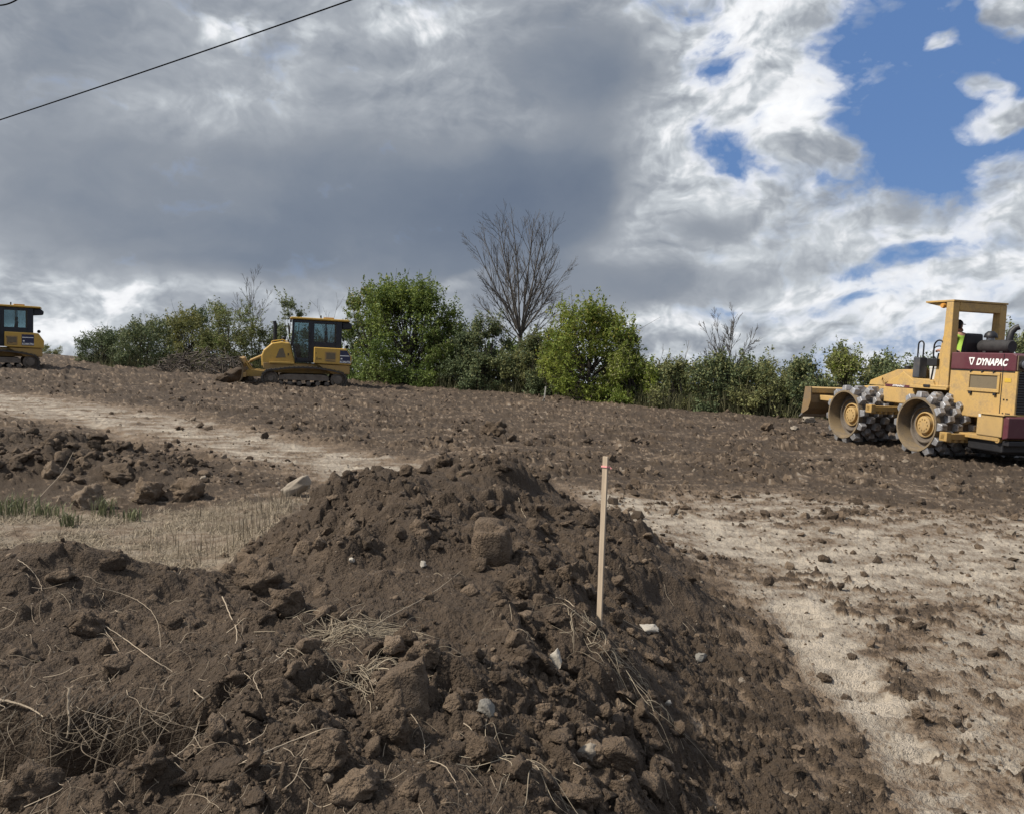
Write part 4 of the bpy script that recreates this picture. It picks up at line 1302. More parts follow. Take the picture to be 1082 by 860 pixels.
def leaf_mesh(name, centres, size, mat, parent, r, up=.3, tint_lo=0.0, tint_hi=1.0, tz=None):
    n = len(centres)
    d = r.normal(size=(n, 3)); d /= np.linalg.norm(d, axis=1)[:, None]
    nrm = r.normal(size=(n, 3)); nrm[:, 2] += up; nrm -= d * (nrm * d).sum(1)[:, None]; nrm /= np.linalg.norm(nrm, axis=1)[:, None]
    s = np.cross(nrm, d)
    L = size * r.uniform(.6, 1.3, n)[:, None]
    W = L * r.uniform(.35, .55, n)[:, None]
    a = centres - d * L * .5; b = centres + s * W * .5 + nrm * L * .06; c = centres + d * L * .5; e = centres - s * W * .5 + nrm * L * .06
    V = np.stack([a, b, c, e], 1).reshape(-1, 3)
    Q = np.arange(4 * n).reshape(n, 4)
    o = quads_obj(name, V, Q, mat, parent)
    t = r.uniform(tint_lo, tint_hi, n)
    if tz is not None: t = np.clip(t * .55 + tz * .45, 0, 1)
    A = o.data.attributes.new('tint', 'FLOAT', 'FACE'); A.data.foreach_set('value', t.astype(np.float32))
    return o


BARK = bark('grey_bark', (.095, .085, .075))
BARKD = bark('dark_bark', (.055, .047, .040))
BARKP = bark('pale_dead_bark', (.20, .18, .155))
LEAF = {
    'bright': tone_mat('leaf_bright', (0.085, 0.13, 0.02), (0.24, 0.27, 0.05), .6, .35),
    'green': tone_mat('leaf_green', (0.06, 0.1, 0.022), (0.175, 0.22, 0.055), .6, .3),
    'dark': tone_mat('leaf_dark', (0.055, 0.078, 0.036), (0.14, 0.17, 0.078), .65, .2),
    'olive': tone_mat('leaf_olive', (0.095, 0.112, 0.042), (0.24, 0.235, 0.095), .65, .3),
    'yellow': tone_mat('leaf_yellow', (.12, .13, .03), (.30, .26, .06), .6, .35),
    'pale': tone_mat('leaf_pale', (.10, .125, .055), (.24, .26, .13), .6, .35),
}


def field_z(x, y):
    return float(base_z(np.array([x]), np.array([y]))[0][0])


def leafy(name, label, cat, px, dy, top, hw, kind, n, seed, group, size=.15, trunk_r=.07, low=.06, clumps=26, dense=.5, second=None, lean=0.0):
    """tree or bush whose foot is dy metres behind the field's edge; top is the picture row its crown reaches, hw its half width in pixels"""
    r = np.random.default_rng(seed); rnd = random.Random(seed)
    d = ray(px, 400)
    Y = 30.0
    for _ in range(12):
        Y = float(crest_y(np.array(d[0] / d[1] * Y))) + dy
    x = d[0] / d[1] * Y
    z0 = field_z(x, Y)
    H = at(px, top, Y)[2] - z0
    W = hw / FPX * Y * 1.15
    root = empty(name, (x, Y, z0))
    tag(root, label, cat, group)
    # clump centres spread through the crown's volume with an uneven outline
    cs = []
    for i in range(clumps):
        h = low + (1 - low) * rnd.uniform(0, 1) ** 1.25
        prof = (math.sin(math.pi * min(1, (h * .70 + .22))) ** .7)
        a = rnd.uniform(0, 6.283); q = math.sqrt(rnd.uniform(.05, 1)) * prof
        c = np.array([q * W * math.cos(a) * .92 + lean * h, q * min(W, 2.2) * math.sin(a) * .9, h * H * .93])
        cs.append((c, W * rnd.uniform(.14, .33) * (.6 + .5 * prof)))
    m = MB(); tips = []
    stems = 1 if trunk_r > .08 else 4
    for k in range(stems):
        a = rnd.uniform(0, 6.283)
        m.tube(catmull([(.12 * math.cos(a) * (stems > 1), .12 * math.sin(a) * (stems > 1), -.3), (.2 * math.cos(a) * (stems > 1), .2 * math.sin(a), H * .3), (rnd.uniform(-.2, .2) * W + lean * .6, rnd.uniform(-.2, .2) * W, H * .7)], 4), [trunk_r * (1 - .07 * i) for i in range(9)], 6)
    for c, s in cs:
        b = np.array([c[0] * .15, c[1] * .15, max(.1, c[2] * .45)])
        mid = b * .4 + c * .6 + np.array([rnd.uniform(-.1, .1), rnd.uniform(-.1, .1), -.08 * H])
        m.tube(catmull([b, mid, c], 3), [trunk_r * .45, trunk_r * .38, trunk_r * .3, trunk_r * .26, trunk_r * .2, .012, .008], 4, caps=False)
        for q in range(3):
            e = c + r.normal(size=3) * s * .8 + np.array([0, 0, s * .5])
            m.tube([c, (c + e) / 2 + r.normal(size=3) * .04, e], [.012, .008, .004], 3, caps=False)
    m.build('trunk', BARKD, root)
    P = []
    per = n // len(cs)
    for c, s in cs:
        k = max(8, int(per * rnd.uniform(.5, 1.5)))
        v = r.normal(size=(k, 3)); v /= np.linalg.norm(v, axis=1)[:, None]
        rad = r.uniform(0, 1, k) ** dense
        v = v * rad[:, None] * s * np.array([1.05, 1.05, 1.0])
        v += .10 * s * np.sin(v * 7 / max(s, .2) + rnd.uniform(0, 6))
        P.append(c + v)
        # sprays reaching out past the clump
        for q in range(5):
            u = r.normal(size=3); u[2] = abs(u[2]) * .9 + .25; u /= np.linalg.norm(u)
            t = r.uniform(.6, 1.5, 12)
            P.append(c + u * s * t[:, None] + r.normal(size=(12, 3)) * .05)
    tops = sorted(cs, key=lambda q: -q[0][2])[:max(5, len(cs) // 2)]
    for c, s in tops:
        for q in range(rnd.randint(1, 3)):
            u = np.array([rnd.gauss(0, .35), rnd.gauss(0, .3), 1.0]); u /= np.linalg.norm(u)
            l = rnd.uniform(.35, .95) * (.5 + .12 * H); k = int(10 + 16 * l)
            t = r.uniform(0, 1, k)
            b0 = c + np.array([rnd.gauss(0, .5), rnd.gauss(0, .3), .4]) * s
            P.append(b0 + u * (l * t)[:, None] + r.normal(size=(k, 3)) * (.09 * (1.15 - t))[:, None])
    P = np.concatenate(P)
    P = P[P[:, 2] > .05]
    g = np.sin(P[:, 0] * 2.1 + seed) * np.sin(P[:, 2] * 2.6 + seed * 2) * .5 + .5
    leaf_mesh('crown', P, size, LEAF[kind], root, r, tz=g)
    if second:
        k2, frac = second
        sel = r.uniform(size=len(P)) < frac * np.clip(P[:, 2] / H * 1.5 - .2, 0, 1)
        leaf_mesh('crown', P[sel] + r.normal(size=(sel.sum(), 3)) * .08, size, LEAF[k2], root, r)
    return root


def bare(name, label, px, dy, top, hw, seed, group, fork=.42, leaders=7, r0=.13, mat=None, kids=(5, 8), depth=2, spread=.5):
    rnd = random.Random(seed)
    d = ray(px, 400); Y = 30.0
    for _ in range(12):
        Y = float(crest_y(np.array(d[0] / d[1] * Y))) + dy
    x = d[0] / d[1] * Y; z0 = field_z(x, Y)
    H = at(px, top, Y)[2] - z0; W = hw / FPX * Y
    root = empty(name, (x, Y, z0)); tag(root, label, 'tree', group)
    t = MB(); f = H * fork
    t.tube(catmull([(0, 0, -.3), (.03, .02, f * .5), (-.02, .03, f)], 5), [r0 * (1 - .035 * i) for i in range(11)], 10)
    t.build('trunk', mat or BARK, root, smooth=True)
    b = MB(); tips = []
    hc, hs = f + (H - f) * .52, (H - f) * .50
    nl = leaders * 2
    for k in range(nl):
        a = 2.4 * k + rnd.uniform(-.3, .3)
        phi = (.06 + .94 * ((k + .5) / nl) ** .8) * 1.05
        u = np.array([math.sin(phi) * math.cos(a), math.sin(phi) * math.sin(a), math.cos(phi)])
        zs = f * rnd.uniform(.88, 1.02) if k < nl * .6 else f * rnd.uniform(.80, 1.0)
        best = .3
        for t in np.linspace(.2, 1.4 * H, 120):
            q = u * t + np.array([0, 0, zs])
            if math.hypot(q[0], q[1]) < W * 1.04 * max(0, 1 - min(1, abs((q[2] - hc) / hs)) ** 2.5) ** .5 + .02 and q[2] < H: best = t
        best = min(best, (H - zs) * 1.02) * rnd.uniform(.86, 1.0)
        limb(b, (0, 0, zs), u + np.array([0, 0, -.10 * math.sin(phi)]), best, r0 * (.36 - .20 * (k / nl)), depth, rnd, tips, spread, .26 * math.sin(phi) + .03, kids, .40, .05, .0052 if r0 > .1 else .0065)
    b.build('limb', mat or BARK, root)
    return root


TG = 'trees and bushes along the field edge'
# (kind of thing, label, category, px, metres behind the edge, top row, half width px, leaf, leaves, size, trunk, second)
plants = [
    ('bush', 'small dark bush at the left end of the hedge, lowest on that side', 'bush', 108, .8, 350, 26, 'dark', 3000, .14, .05, None),
    ('bush', 'dark leafy bush with ragged top, second from the left end of the hedge', 'bush', 152, 1.2, 334, 30, 'dark', 3800, .14, .05, ('olive', .3)),
    ('bush', 'olive bush with yellowing top left of the brush pile', 'bush', 198, 2.4, 330, 30, 'olive', 4000, .14, .05, ('yellow', .25)),
    ('bush', 'broad green bush directly behind the brush pile', 'bush', 240, 2.2, 320, 34, 'olive', 5000, .14, .06, ('green', .4)),
    ('bush', 'grey-green bush left of the dozer blade, behind the bare twiggy tree', 'bush', 272, 3.2, 345, 26, 'olive', 3200, .14, .05, None),
    ('tree', 'slim olive tree rising just behind the dozer exhaust stack', 'tree', 308, 3.0, 314, 17, 'pale', 1500, .15, .06, None),
    ('bush', 'dark bush hidden behind the dozer cab', 'bush', 335, 3.2, 350, 24, 'dark', 2500, .14, .05, None),
    ('tree', 'yellow-tipped tree right behind the rear of the dozer', 'tree', 392, 1.6, 300, 32, 'green', 5000, .16, .10, ('yellow', .28)),
    ('tree', 'tallest bushy green tree, left of the big bare tree', 'tree', 432, .9, 302, 62, 'green', 15000, .16, .14, ('bright', .35)),
    ('bush', 'dark grey-green shrub tight against the right of the tallest green tree', 'bush', 492, 1.0, 350, 26, 'dark', 3600, .14, .05, None),
    ('tree', 'dark small tree with a pointed top just left of the bare trunk', 'tree', 516, .9, 336, 26, 'dark', 4200, .14, .06, ('olive', .35)),
    ('bush', 'low olive shrub around the foot of the big bare tree', 'bush', 560, 1.0, 352, 24, 'olive', 3200, .14, .05, ('dark', .4)),
    ('tree', 'bright yellow-green tree with loose sprays right of the big bare tree', 'tree', 622, .7, 317, 50, 'bright', 8000, .16, .10, ('yellow', .2)),
    ('bush', 'rounded bright green bush at the right foot of the yellow-green tree', 'bush', 668, .8, 368, 28, 'bright', 3600, .14, .05, ('olive', .4)),
    ('bush', 'dim olive bush beneath the thin dead sapling', 'bush', 712, .9, 385, 28, 'olive', 3200, .13, .05, ('dark', .3)),
    ('bush', 'grey-green bush at the foot of the second bare tree', 'bush', 758, .8, 380, 30, 'dark', 3600, .13, .05, ('olive', .5)),
    ('bush', 'wide olive bush between the second bare tree and the roller blade', 'bush', 806, .8, 378, 32, 'olive', 4200, .13, .05, ('dark', .3)),
    ('bush', 'dark bush beside the roller blade, flat topped', 'bush', 850, .9, 381, 30, 'dark', 4000, .13, .05, ('olive', .4)),
    ('tree', 'pale slender tree with sparse crown standing above the hedge by the roller', 'tree', 888, 7.0, 347, 20, 'pale', 1500, .17, .07, ('yellow', .2)),
    ('bush', 'yellowish bush behind the front drum of the roller', 'bush', 893, 2.0, 376, 28, 'olive', 4000, .13, .05, ('bright', .35)),
    ('bush', 'dark hedge bush behind the roller nose', 'bush', 938, 1.5, 381, 32, 'dark', 4000, .13, .05, ('olive', .3)),
    ('bush', 'green bush seen between the handrails of the roller', 'bush', 984, 1.8, 378, 32, 'dark', 4000, .13, .05, ('green', .3)),
    ('bush', 'bush seen under the roll frame of the roller', 'bush', 1035, 2.0, 382, 32, 'dark', 4000, .13, .05, ('olive', .3)),
    ('tree', 'pale green tree at the right edge behind the roller exhaust', 'tree', 1078, 6.0, 345, 24, 'pale', 2200, .17, .07, ('olive', .3)),
    ('bush', 'dark bush at the right edge of the picture behind the roller grille', 'bush', 1088, 2.0, 380, 34, 'dark', 3800, .13, .05, None),
    ('bush', 'green bush joined to the right side of the tallest green tree', 'bush', 474, 1.4, 332, 26, 'green', 3800, .14, .05, ('olive', .4)),
    ('bush', 'olive bush joined to the left side of the yellow-green tree', 'bush', 588, 1.4, 348, 22, 'olive', 3000, .14, .05, ('bright', .4)),
    ('bush', 'yellow-green bush stepping down from the right of the yellow-green tree', 'bush', 656, 1.3, 345, 24, 'bright', 3400, .14, .05, ('olive', .4)),
    ('bush', 'low dark shrub in front of the pointed dark tree', 'bush', 508, .4, 374, 26, 'dark', 3200, .13, .04, ('olive', .3)),
    ('bush', 'low shrub just left of the foot of the bare trunk', 'bush', 538, .4, 372, 22, 'olive', 3000, .13, .04, ('dark', .5)),
    ('bush', 'low dim shrub between the bare trunk and the bright yellow-green tree', 'bush', 582, .3, 376, 24, 'dark', 3000, .13, .04, ('olive', .4)),
    ('bush', 'round little bush on the far slope beside the left bulldozer', 'bush', 53, 22, 367, 12, 'olive', 1500, .16, .05, None),
]
for i, (nm, lab, cat, px, dy, top, hw, kind, n, size, tr, second) in enumerate(plants):
    leafy(nm, lab, cat, px, dy, top, hw, kind, int(n * 2.0), 100 + i, TG, size=size * .86, trunk_r=tr, second=second, dense=.5 if nm == 'bush' else .6, clumps=max(14, int(hw * 1.25)), low=.03 if (nm == 'bush' or hw > 40) else .06)

# a second row further back closes the hedge
back = [
    ('thin-topped bush in the back row behind the left end of the hedge', 130, 5, 352, 34, 'olive'), ('back row bush showing between the two dark bushes on the left', 178, 5.5, 342, 34, 'olive'),
    ('back row bush behind the yellowing bush and brush pile', 222, 6, 330, 34, 'dark'), ('back row bush left of the slim olive tree', 288, 6.5, 350, 32, 'dark'),
    ('back row bush to the right of the dozer roof', 372, 5, 335, 28, 'dark'), ('back row bush filling the gap beside the pointed dark tree', 478, 5, 356, 40, 'olive'),
    ('back row bush showing left of the bare trunk', 535, 5, 362, 34, 'green'), ('back row bush between bare trunk and yellow-green tree', 588, 4, 364, 34, 'dark'),
    ('back row bush right of the yellow-green tree', 655, 4, 380, 36, 'dark'), ('back row bush behind the thin dead sapling', 696, 5, 388, 36, 'olive'),
    ('back row bush left of the second bare tree', 738, 5, 389, 36, 'olive'), ('back row bush right of the second bare tree', 790, 5, 384, 38, 'dark'),
    ('back row bush left of the pale slender tree', 842, 6, 386, 40, 'olive'), ('back row bush right of the pale slender tree', 920, 7, 380, 40, 'olive'),
    ('back row bush behind the roller seat', 1005, 7, 384, 44, 'olive'), ('back row bush behind the roller muffler', 1062, 7, 388, 44, 'dark'),
]
for i, (lab, px, dy, top, hw, kind) in enumerate(back):
    leafy('bush', lab, 'bush', px, dy, top, hw, kind, 4500, 300 + i, TG, size=.15, trunk_r=.05, second=('dark', .3), clumps=34, low=.02)

bare('bare_tree', 'tall leafless tree with a fan of upright grey branches, the largest bare tree', 550, 2.2, 226, 56, 5, TG, fork=.36, leaders=12, r0=.15, kids=(9, 12), depth=2, spread=.5)
bare('bare_tree', 'medium leafless tree standing alone left of the roller', 769, 1.8, 326, 27, 11, TG, fork=.42, leaders=7, r0=.07, kids=(7, 9), depth=2, spread=.5)
bare('bare_tree', 'leafless twiggy tree behind the hedge left of the middle bulldozer', 266, 4.5, 290, 20, 12, TG, fork=.5, leaders=7, r0=.06, kids=(6, 8), depth=2, spread=.4)
bare('dead_sapling', 'thin forked dead sapling between the yellow-green tree and the second bare tree', 719, 1.0, 360, 12, 13, TG, fork=.55, leaders=2, r0=.05, kids=(2, 4), depth=1, spread=.5, mat=BARKP)
bare('dead_sapling', 'thinnest dead sapling close to the yellow-green tree', 692, 1.6, 356, 8, 14, TG, fork=.5, leaders=2, r0=.035, kids=(2, 4), depth=1, spread=.5)
bare('bare_tree', 'faint leafless tree just above the dozer roof', 347, 8, 312, 18, 15, TG, fork=.5, leaders=4, r0=.05, kids=(4, 6), depth=1, spread=.5)
bare('dead_sapling', 'spindly bare sapling beside the medium leafless tree', 742, 1.6, 370, 12, 16, TG, fork=.5, leaders=3, r0=.035, kids=(3, 5), depth=1, spread=.55)


# tall dead weeds and saplings along the edge, far too many to count
def undergrowth():
    r = np.random.default_rng(31)
    n = 22000
    px = r.uniform(-60, 1180, n)
    d = np.array([ray(p, 400) for p in px])
    Y = np.full(n, 30.0)
    dy = r.uniform(-.2, 2.2, n) ** 1.0
    for _ in range(10):
        Y = crest_y(d[:, 0] / d[:, 1] * Y) + dy
    x = d[:, 0] / d[:, 1] * Y
    keep = (px > 84) & ~((px > 246) & (px < 372) & (dy < .9))
    x, Y, dy = x[keep], Y[keep], dy[keep]; n = len(x)
    z = base_z(x, Y)[0]
    h = r.uniform(.25, 1.0, n) ** 1.3 * 1.35 * (.70 + .5 * np.sin(x * 1.3) * np.sin(x * .37 + 1))
    V = np.empty((n, 6, 3)); w = r.uniform(.008, .02, n)
    a = r.uniform(0, 6.283, n); lean = r.normal(size=(n, 2)) * .28 * h[:, None]
    ca, sa = np.cos(a) * w, np.sin(a) * w
    for k, (t, ww) in enumerate(((0, 1), (.55, .8), (1, .35))):
        cx = x + lean[:, 0] * t ** 1.6; cy = Y + lean[:, 1] * t ** 1.6; cz = z - .1 + (h + .1) * t
        V[:, 2 * k] = np.stack([cx - ca * ww, cy - sa * ww, cz], 1); V[:, 2 * k + 1] = np.stack([cx + ca * ww, cy + sa * ww, cz], 1)
    b = np.arange(n)[:, None] * 6
    Q = np.concatenate([b + np.array([0, 1, 3, 2]), b + np.array([2, 3, 5, 4])])
    o = quads_obj('undergrowth', V.reshape(-1, 3), Q, tone_mat('weed_stems', (.045, .05, .022), (.17, .16, .085), .85, .2))
    t = r.uniform(0, 1, n); A = o.data.attributes.new('tint', 'FLOAT', 'FACE'); A.data.foreach_set('value', np.tile(t, 2).astype(np.float32))
    tag(o, 'tall dry weeds growing along the foot of the hedge', 'undergrowth', kind='stuff')


undergrowth()


# ------------------------------------------------------------------ loose clods and stones
def ico(sub):
    bm = bmesh.new(); bmesh.ops.create_icosphere(bm, subdivisions=sub, radius=1.0)
    v = np.array([q.co[:] for q in bm.verts]); f = np.array([[q.index for q in p.verts] for p in bm.faces]); bm.free()
    return v, f


_ICO = {k: ico(k) for k in (1, 2, 3, 4)}


def noise3(v, sc_, s):
    x, y, z = v[:, 0] * sc_, v[:, 1] * sc_, v[:, 2] * sc_
    return (perlin(x + z * .37, y + z * .53, s) + perlin(y - x * .31, z + x * .41, s + 1) + perlin(z + y * .29, x - y * .47, s + 2)) / 1.8


def rock(sub, r, planes=7, rough=.14, block=0.0):
    v, f = _ICO[sub]
    v = v.copy()
    s = int(r.integers(0, 9999))
    v *= (1 + .55 * noise3(v, 1.15, s + 40))[:, None]          # lopsided to begin with
    for k in range(planes):
        n = r.normal(size=3); n /= np.linalg.norm(n)
        d = r.uniform(.46, .80)
        v -= n * np.maximum(0, v @ n - d)[:, None] * .96
    if block:
        v = np.sign(v) * np.abs(v) ** (1 - block * .55)
    nn = v / (np.linalg.norm(v, axis=1)[:, None] + 1e-9)
    a = noise3(v, 2.1, s) * rough + noise3(v, 5.3, s + 5) * rough * .8
    if sub >= 2: a += np.abs(noise3(v, 10.5, s + 9)) * rough * .55
    if sub >= 3: a += np.abs(noise3(v, 17, s + 13)) * rough * .45 + noise3(v, 33, s + 15) * rough * .18
    return v + nn * a[:, None], f


def rot_mats(n, r, tilt=1.0):
    q = r.normal(size=(n, 4)); q[:, 1:3] *= tilt; q /= np.linalg.norm(q, axis=1)[:, None]
    w, x, y, z = q.T
    return np.stack([np.stack([1 - 2 * (y * y + z * z), 2 * (x * y - z * w), 2 * (x * z + y * w)], -1),
                     np.stack([2 * (x * y + z * w), 1 - 2 * (x * x + z * z), 2 * (y * z - x * w)], -1),
                     np.stack([2 * (x * z - y * w), 2 * (y * z + x * w), 1 - 2 * (x * x + y * y)], -1)], 1)


def scatter(name, label, pts, sizes, tones, r, sub, mat, sink=.35, flat=.9, smooth=True):
    n = len(pts)
    kinds = [rock(sub, r, int(r.integers(5, 10)), r.uniform(.14, .26)) for _ in range(24)]
    f = kinds[0][1]; nv = len(kinds[0][0])
    B = np.stack([k[0] for k in kinds])
    pick = r.integers(0, 24, n)
    M = rot_mats(n, r)
    sc3 = np.stack([r.uniform(.75, 1.25, n), r.uniform(.75, 1.25, n), r.uniform(.55, .95, n)], 1)
    V = np.einsum('nij,nvj->nvi', M, B[pick] * sc3[:, None, :])
    V[:, :, 2] *= flat
    V = V * sizes[:, None, None]
    V += pts[:, None, :]
    V[:, :, 2] += (sizes * (1 - 2 * sink) * .5)[:, None]
    F = (f[None] + (np.arange(n) * nv)[:, None, None]).reshape(-1, 3)
    o = quads_obj(name, V.reshape(-1, 3), F, mat, smooth=smooth)
    A = o.data.attributes.new('tone', 'FLOAT', 'POINT'); A.data.foreach_set('value', np.repeat(tones, nv).astype(np.float32))
    tag(o, label, 'clods', kind='stuff')
    return o


def spread_clods():
    r = np.random.default_rng(51)
    # candidates thrown evenly over what the viewer sees, thinned by how loose the soil is there
    def throw(n, y0, y1, xmax):
        t = r.uniform(0, 1, n)
        Y = y0 * (y1 / y0) ** t
        x = Y * np.tan(np.radians(r.uniform(-40, 40, n)))
        k = np.abs(x) < xmax
        return x[k], Y[k]
    x, y = throw(42000, 1.7, 13, 12)
    _, tone, mB, gr, wet = terrain(x, y, True)
    ca = fbm(x * 1.1 + 3, y * 1.1, 3, 95)
    smooth_mound = sstep(-1.0, -1.3, x) * (1 - sstep(4.3, 4.8, y))
    p = mB * (.25 + .75 * sstep(-.3, .2, ca)) * (1 - .6 * smooth_mound) * .62
    keep = r.uniform(size=len(x)) < p
    x, y = x[keep], y[keep]
    z = terrain(x, y)
    s = .005 + .0075 * r.pareto(1.9, len(x)); s = np.minimum(s, .055) * (.7 + y * .085)
    P = np.stack([x, y, z], 1)
    tn = np.clip(.05 + .10 * r.normal(size=len(x)) + .05, -.06, .42)
    big = s > .022
    huge = s > .032; big = (s > .015) & ~huge
    scatter('loose_clods', 'fist-sized lumps of dark soil lying loose all over the berms', P[huge], s[huge], tn[huge], r, 3, CLODM)
    scatter('small_clods', 'small lumps of dark soil lying loose all over the berms', P[big], s[big], tn[big], r, 2, CLODM)
    big = big | huge
    scatter('soil_crumbs', 'small crumbs of dark soil strewn over the berms', P[~big], s[~big], tn[~big], r, 1, CLODM, smooth=False)
    # dark crumbs kicked out over the pale crust, and clods of the tilled field
    x, y = throw(42000, 2.8, 34, 30)
    _, tone, mB, gr, wet = terrain(x, y, True)
    mR = M_RIGHT(x, y); mC = M_CRUMB(x, y); mL = np.maximum(M_LUMP(x, y), M_LUMP2(x, y))
    dark = (tone < .25)
    p = (1 - mB) * (1 - gr) * np.where(y < 10.5, mR * np.where(dark, .55, .16) + .4 * mC * dark, .85 * (1 - .75 * M_TRACK(x, y)) * (.10 + .90 * sstep(-.15, .25, fbm(x * .55, y * .9, 4, 511))))
    p = p * (1 - .85 * ruts(x, y)[0])
    keep = r.uniform(size=len(x)) < p
    x, y, tn0 = x[keep], y[keep], tone[keep]
    z = terrain(x, y)
    s = (.007 + .008 * r.pareto(2.0, len(x))); s = np.minimum(s, .05) * np.clip(y / 5, .9, 2.2)
    tn = np.clip(.10 + .12 * r.normal(size=len(x)), -.05, .6) + .30 * (r.uniform(size=len(x)) < .13)
    scatter('field_clods', 'broken clods of soil scattered over the trodden ground and field', np.stack([x, y, z], 1), s, tn, r, 1, CLODM, smooth=False)
    # bigger rubble along the cloddy bank on the left
    x, y = throw(9000, 9, 12.5, 9)
    _, tone, mB, gr, wet = terrain(x, y, True)
    keep = (x < -2.0) & (r.uniform(size=len(x)) < mB * .75)
    x, y = x[keep], y[keep]; z = terrain(x, y)
    s = np.minimum(.016 + .020 * r.pareto(1.9, len(x)), .11)
    scatter('bank_rubble', 'grey-brown lumps heaped on the bank at the left', np.stack([x, y, z], 1), s, np.clip(.12 + .12 * r.normal(size=len(x)), 0, .6), r, 3, CLODM)


spread_clods()

STONEP = paint('pale_stone', (.24, .205, .16), .85, dirt=.5, dcol=(.17, .14, .11), scale=12, bump=.4)
STONEW = paint('whitish_stone', (.34, .31, .26), .8, dirt=.4, dcol=(.25, .21, .17), scale=14, bump=.3)
STONEG = paint('grey_stone', (.16, .15, .13), .85, dirt=.5, dcol=(.10, .085, .07), scale=12, bump=.4)


def clod(name, label, cat, px, py, w, h, mat=None, tone=.1, block=0.0, seed=0, planes=8, rough=.26, depth=1.0, tilt=0.0, group=None, sink=.3, fn=None):
    r = np.random.default_rng(900 + seed)
    g = hit(px, py + h * .35, fn=terrain)
    s = g[1] / FPX
    v, f = rock(4, r, planes, rough, block)
    ext = v.max(0) - v.min(0)
    W, Hh = w * s, h * s
    v = (v - (v.max(0) + v.min(0)) / 2) / ext * np.array([W, W * depth, Hh * (1 + sink)])
    if mat is None: sink = min(.6, sink + .12)
    if tilt:
        c, q = math.cos(tilt), math.sin(tilt)
        v = v @ np.array([[c, 0, -q], [0, 1, 0], [q, 0, c]])
    v[:, 2] += Hh * .5 - sink * Hh * .5
    o = quads_obj(name, v, f, mat or CLODM, smooth=True)
    o.location = (g[0], g[1] + W * depth * .3, g[2])
    if mat is None:
        A = o.data.attributes.new('tone', 'FLOAT', 'POINT'); A.data.foreach_set('value', np.full(len(v), tone, np.float32))
    tag(o, label, cat, group)
    return o


CG = 'large clods on the berms'
SG = 'pale stones in the dark soil'
clods = [
    ('soil_clod', 'big upright block of soil with a pale flat top, left of the stake', 519, 580, 46, 52, .20, dict(block=.8, planes=4, rough=.09)),
    ('soil_clod', 'wide rounded clod at the left rim of the berm above the dry stubble dip', 270, 611, 52, 38, .16, dict(depth=.8)),
    ('soil_clod', 'upright rounded lump on the left bank, right of the two pale lumps', 152, 521, 33, 30, .30, dict()),
    ('soil_clod', 'broad pale lump at the foot of the left bank beside the green weeds', 88, 528, 40, 28, .36, dict(depth=.8)),
    ('soil_clod', 'flat-topped lump on the left bank at the right end of the row', 192, 520, 42, 26, .26, dict()),
    ('soil_clod', 'dark lump behind the row of pale lumps on the left bank', 121, 503, 40, 24, .14, dict()),
    ('soil_clod', 'small pale round lump high on the left bank', 51, 499, 19, 20, .32, dict()),
    ('soil_clod', 'dark dome of soil on the skyline of the berm', 467, 488, 24, 15, .08, dict()),
    ('soil_clod', 'isolated dark clod lying in the field beyond the berm', 521, 454, 30, 17, .12, dict()),
    ('soil_clod', 'small clod at the very edge of the field under the second bare tree', 812, 451, 14, 8, .22, dict()),
    ('soil_clod', 'lumpy clod at the near edge of the berm under the long straw', 347, 803, 46, 42, .14, dict()),
    ('soil_clod', 'clod with a slanted flat face at the very bottom of the picture', 372, 838, 52, 34, .24, dict(block=.4)),
    ('soil_clod', 'tall crumbly clod below the tangle of dry grass', 412, 768, 48, 54, .12, dict()),
    ('soil_clod', 'squarish clod standing next to the tangle of dry grass', 448, 695, 38, 28, .18, dict(block=.5)),
    ('soil_clod', 'smooth-faced slab of soil leaning under the dry grass tangle', 425, 733, 62, 52, .15, dict(block=.4, rough=.10)),
    ('soil_clod', 'dark faceted clod touching the pale stone near the bottom edge', 652, 800, 46, 36, .16, dict(planes=9, rough=.08)),
    ('soil_clod', 'long low clod at the bottom edge right of the middle', 611, 849, 54, 24, .14, dict(depth=.6)),
    ('soil_clod', 'clod on the left rim just under the wide rounded clod', 300, 640, 40, 30, .12, dict()),
    ('soil_clod', 'lump half way up the berm between the block clod and skyline dome', 455, 545, 22, 16, .12, dict()),
    ('soil_clod', 'clod directly under the upright block', 548, 622, 30, 24, .10, dict()),
    ('soil_clod', 'knob of soil in the left mound above the hanging roots', 88, 662, 38, 24, .10, dict(depth=.9)),
    ('soil_clod', 'clod lying in the hollow beneath the hanging roots', 150, 812, 46, 34, .08, dict()),
    ('soil_clod', 'heavy clod in the bottom left corner', 26, 836, 60, 40, .10, dict()),
    ('soil_clod', 'clod in the notch between the left mound and the berm', 214, 760, 34, 30, .08, dict()),
    ('soil_clod', 'small dark clod alone on the pale tyre smear', 873, 718, 17, 9, .06, dict()),
    ('soil_clod', 'clod between the block clod and the stake', 600, 606, 26, 20, .14, dict()),
    ('soil_clod', 'lump on the right flank of the berm just left of the stake foot', 590, 655, 28, 22, .10, dict()),
    ('soil_clod', 'broad clod on the berm nearest the bottom centre', 505, 800, 44, 34, .10, dict()),
    ('soil_clod', 'brown clod on the berm below the stake', 655, 735, 34, 26, .15, dict()),
]
for i, (nm, lab, px, py, w, h, tn, kw) in enumerate(clods):
    clod(nm, lab, 'clod', px, py, w, h, None, tn, seed=i, group=CG, **kw)
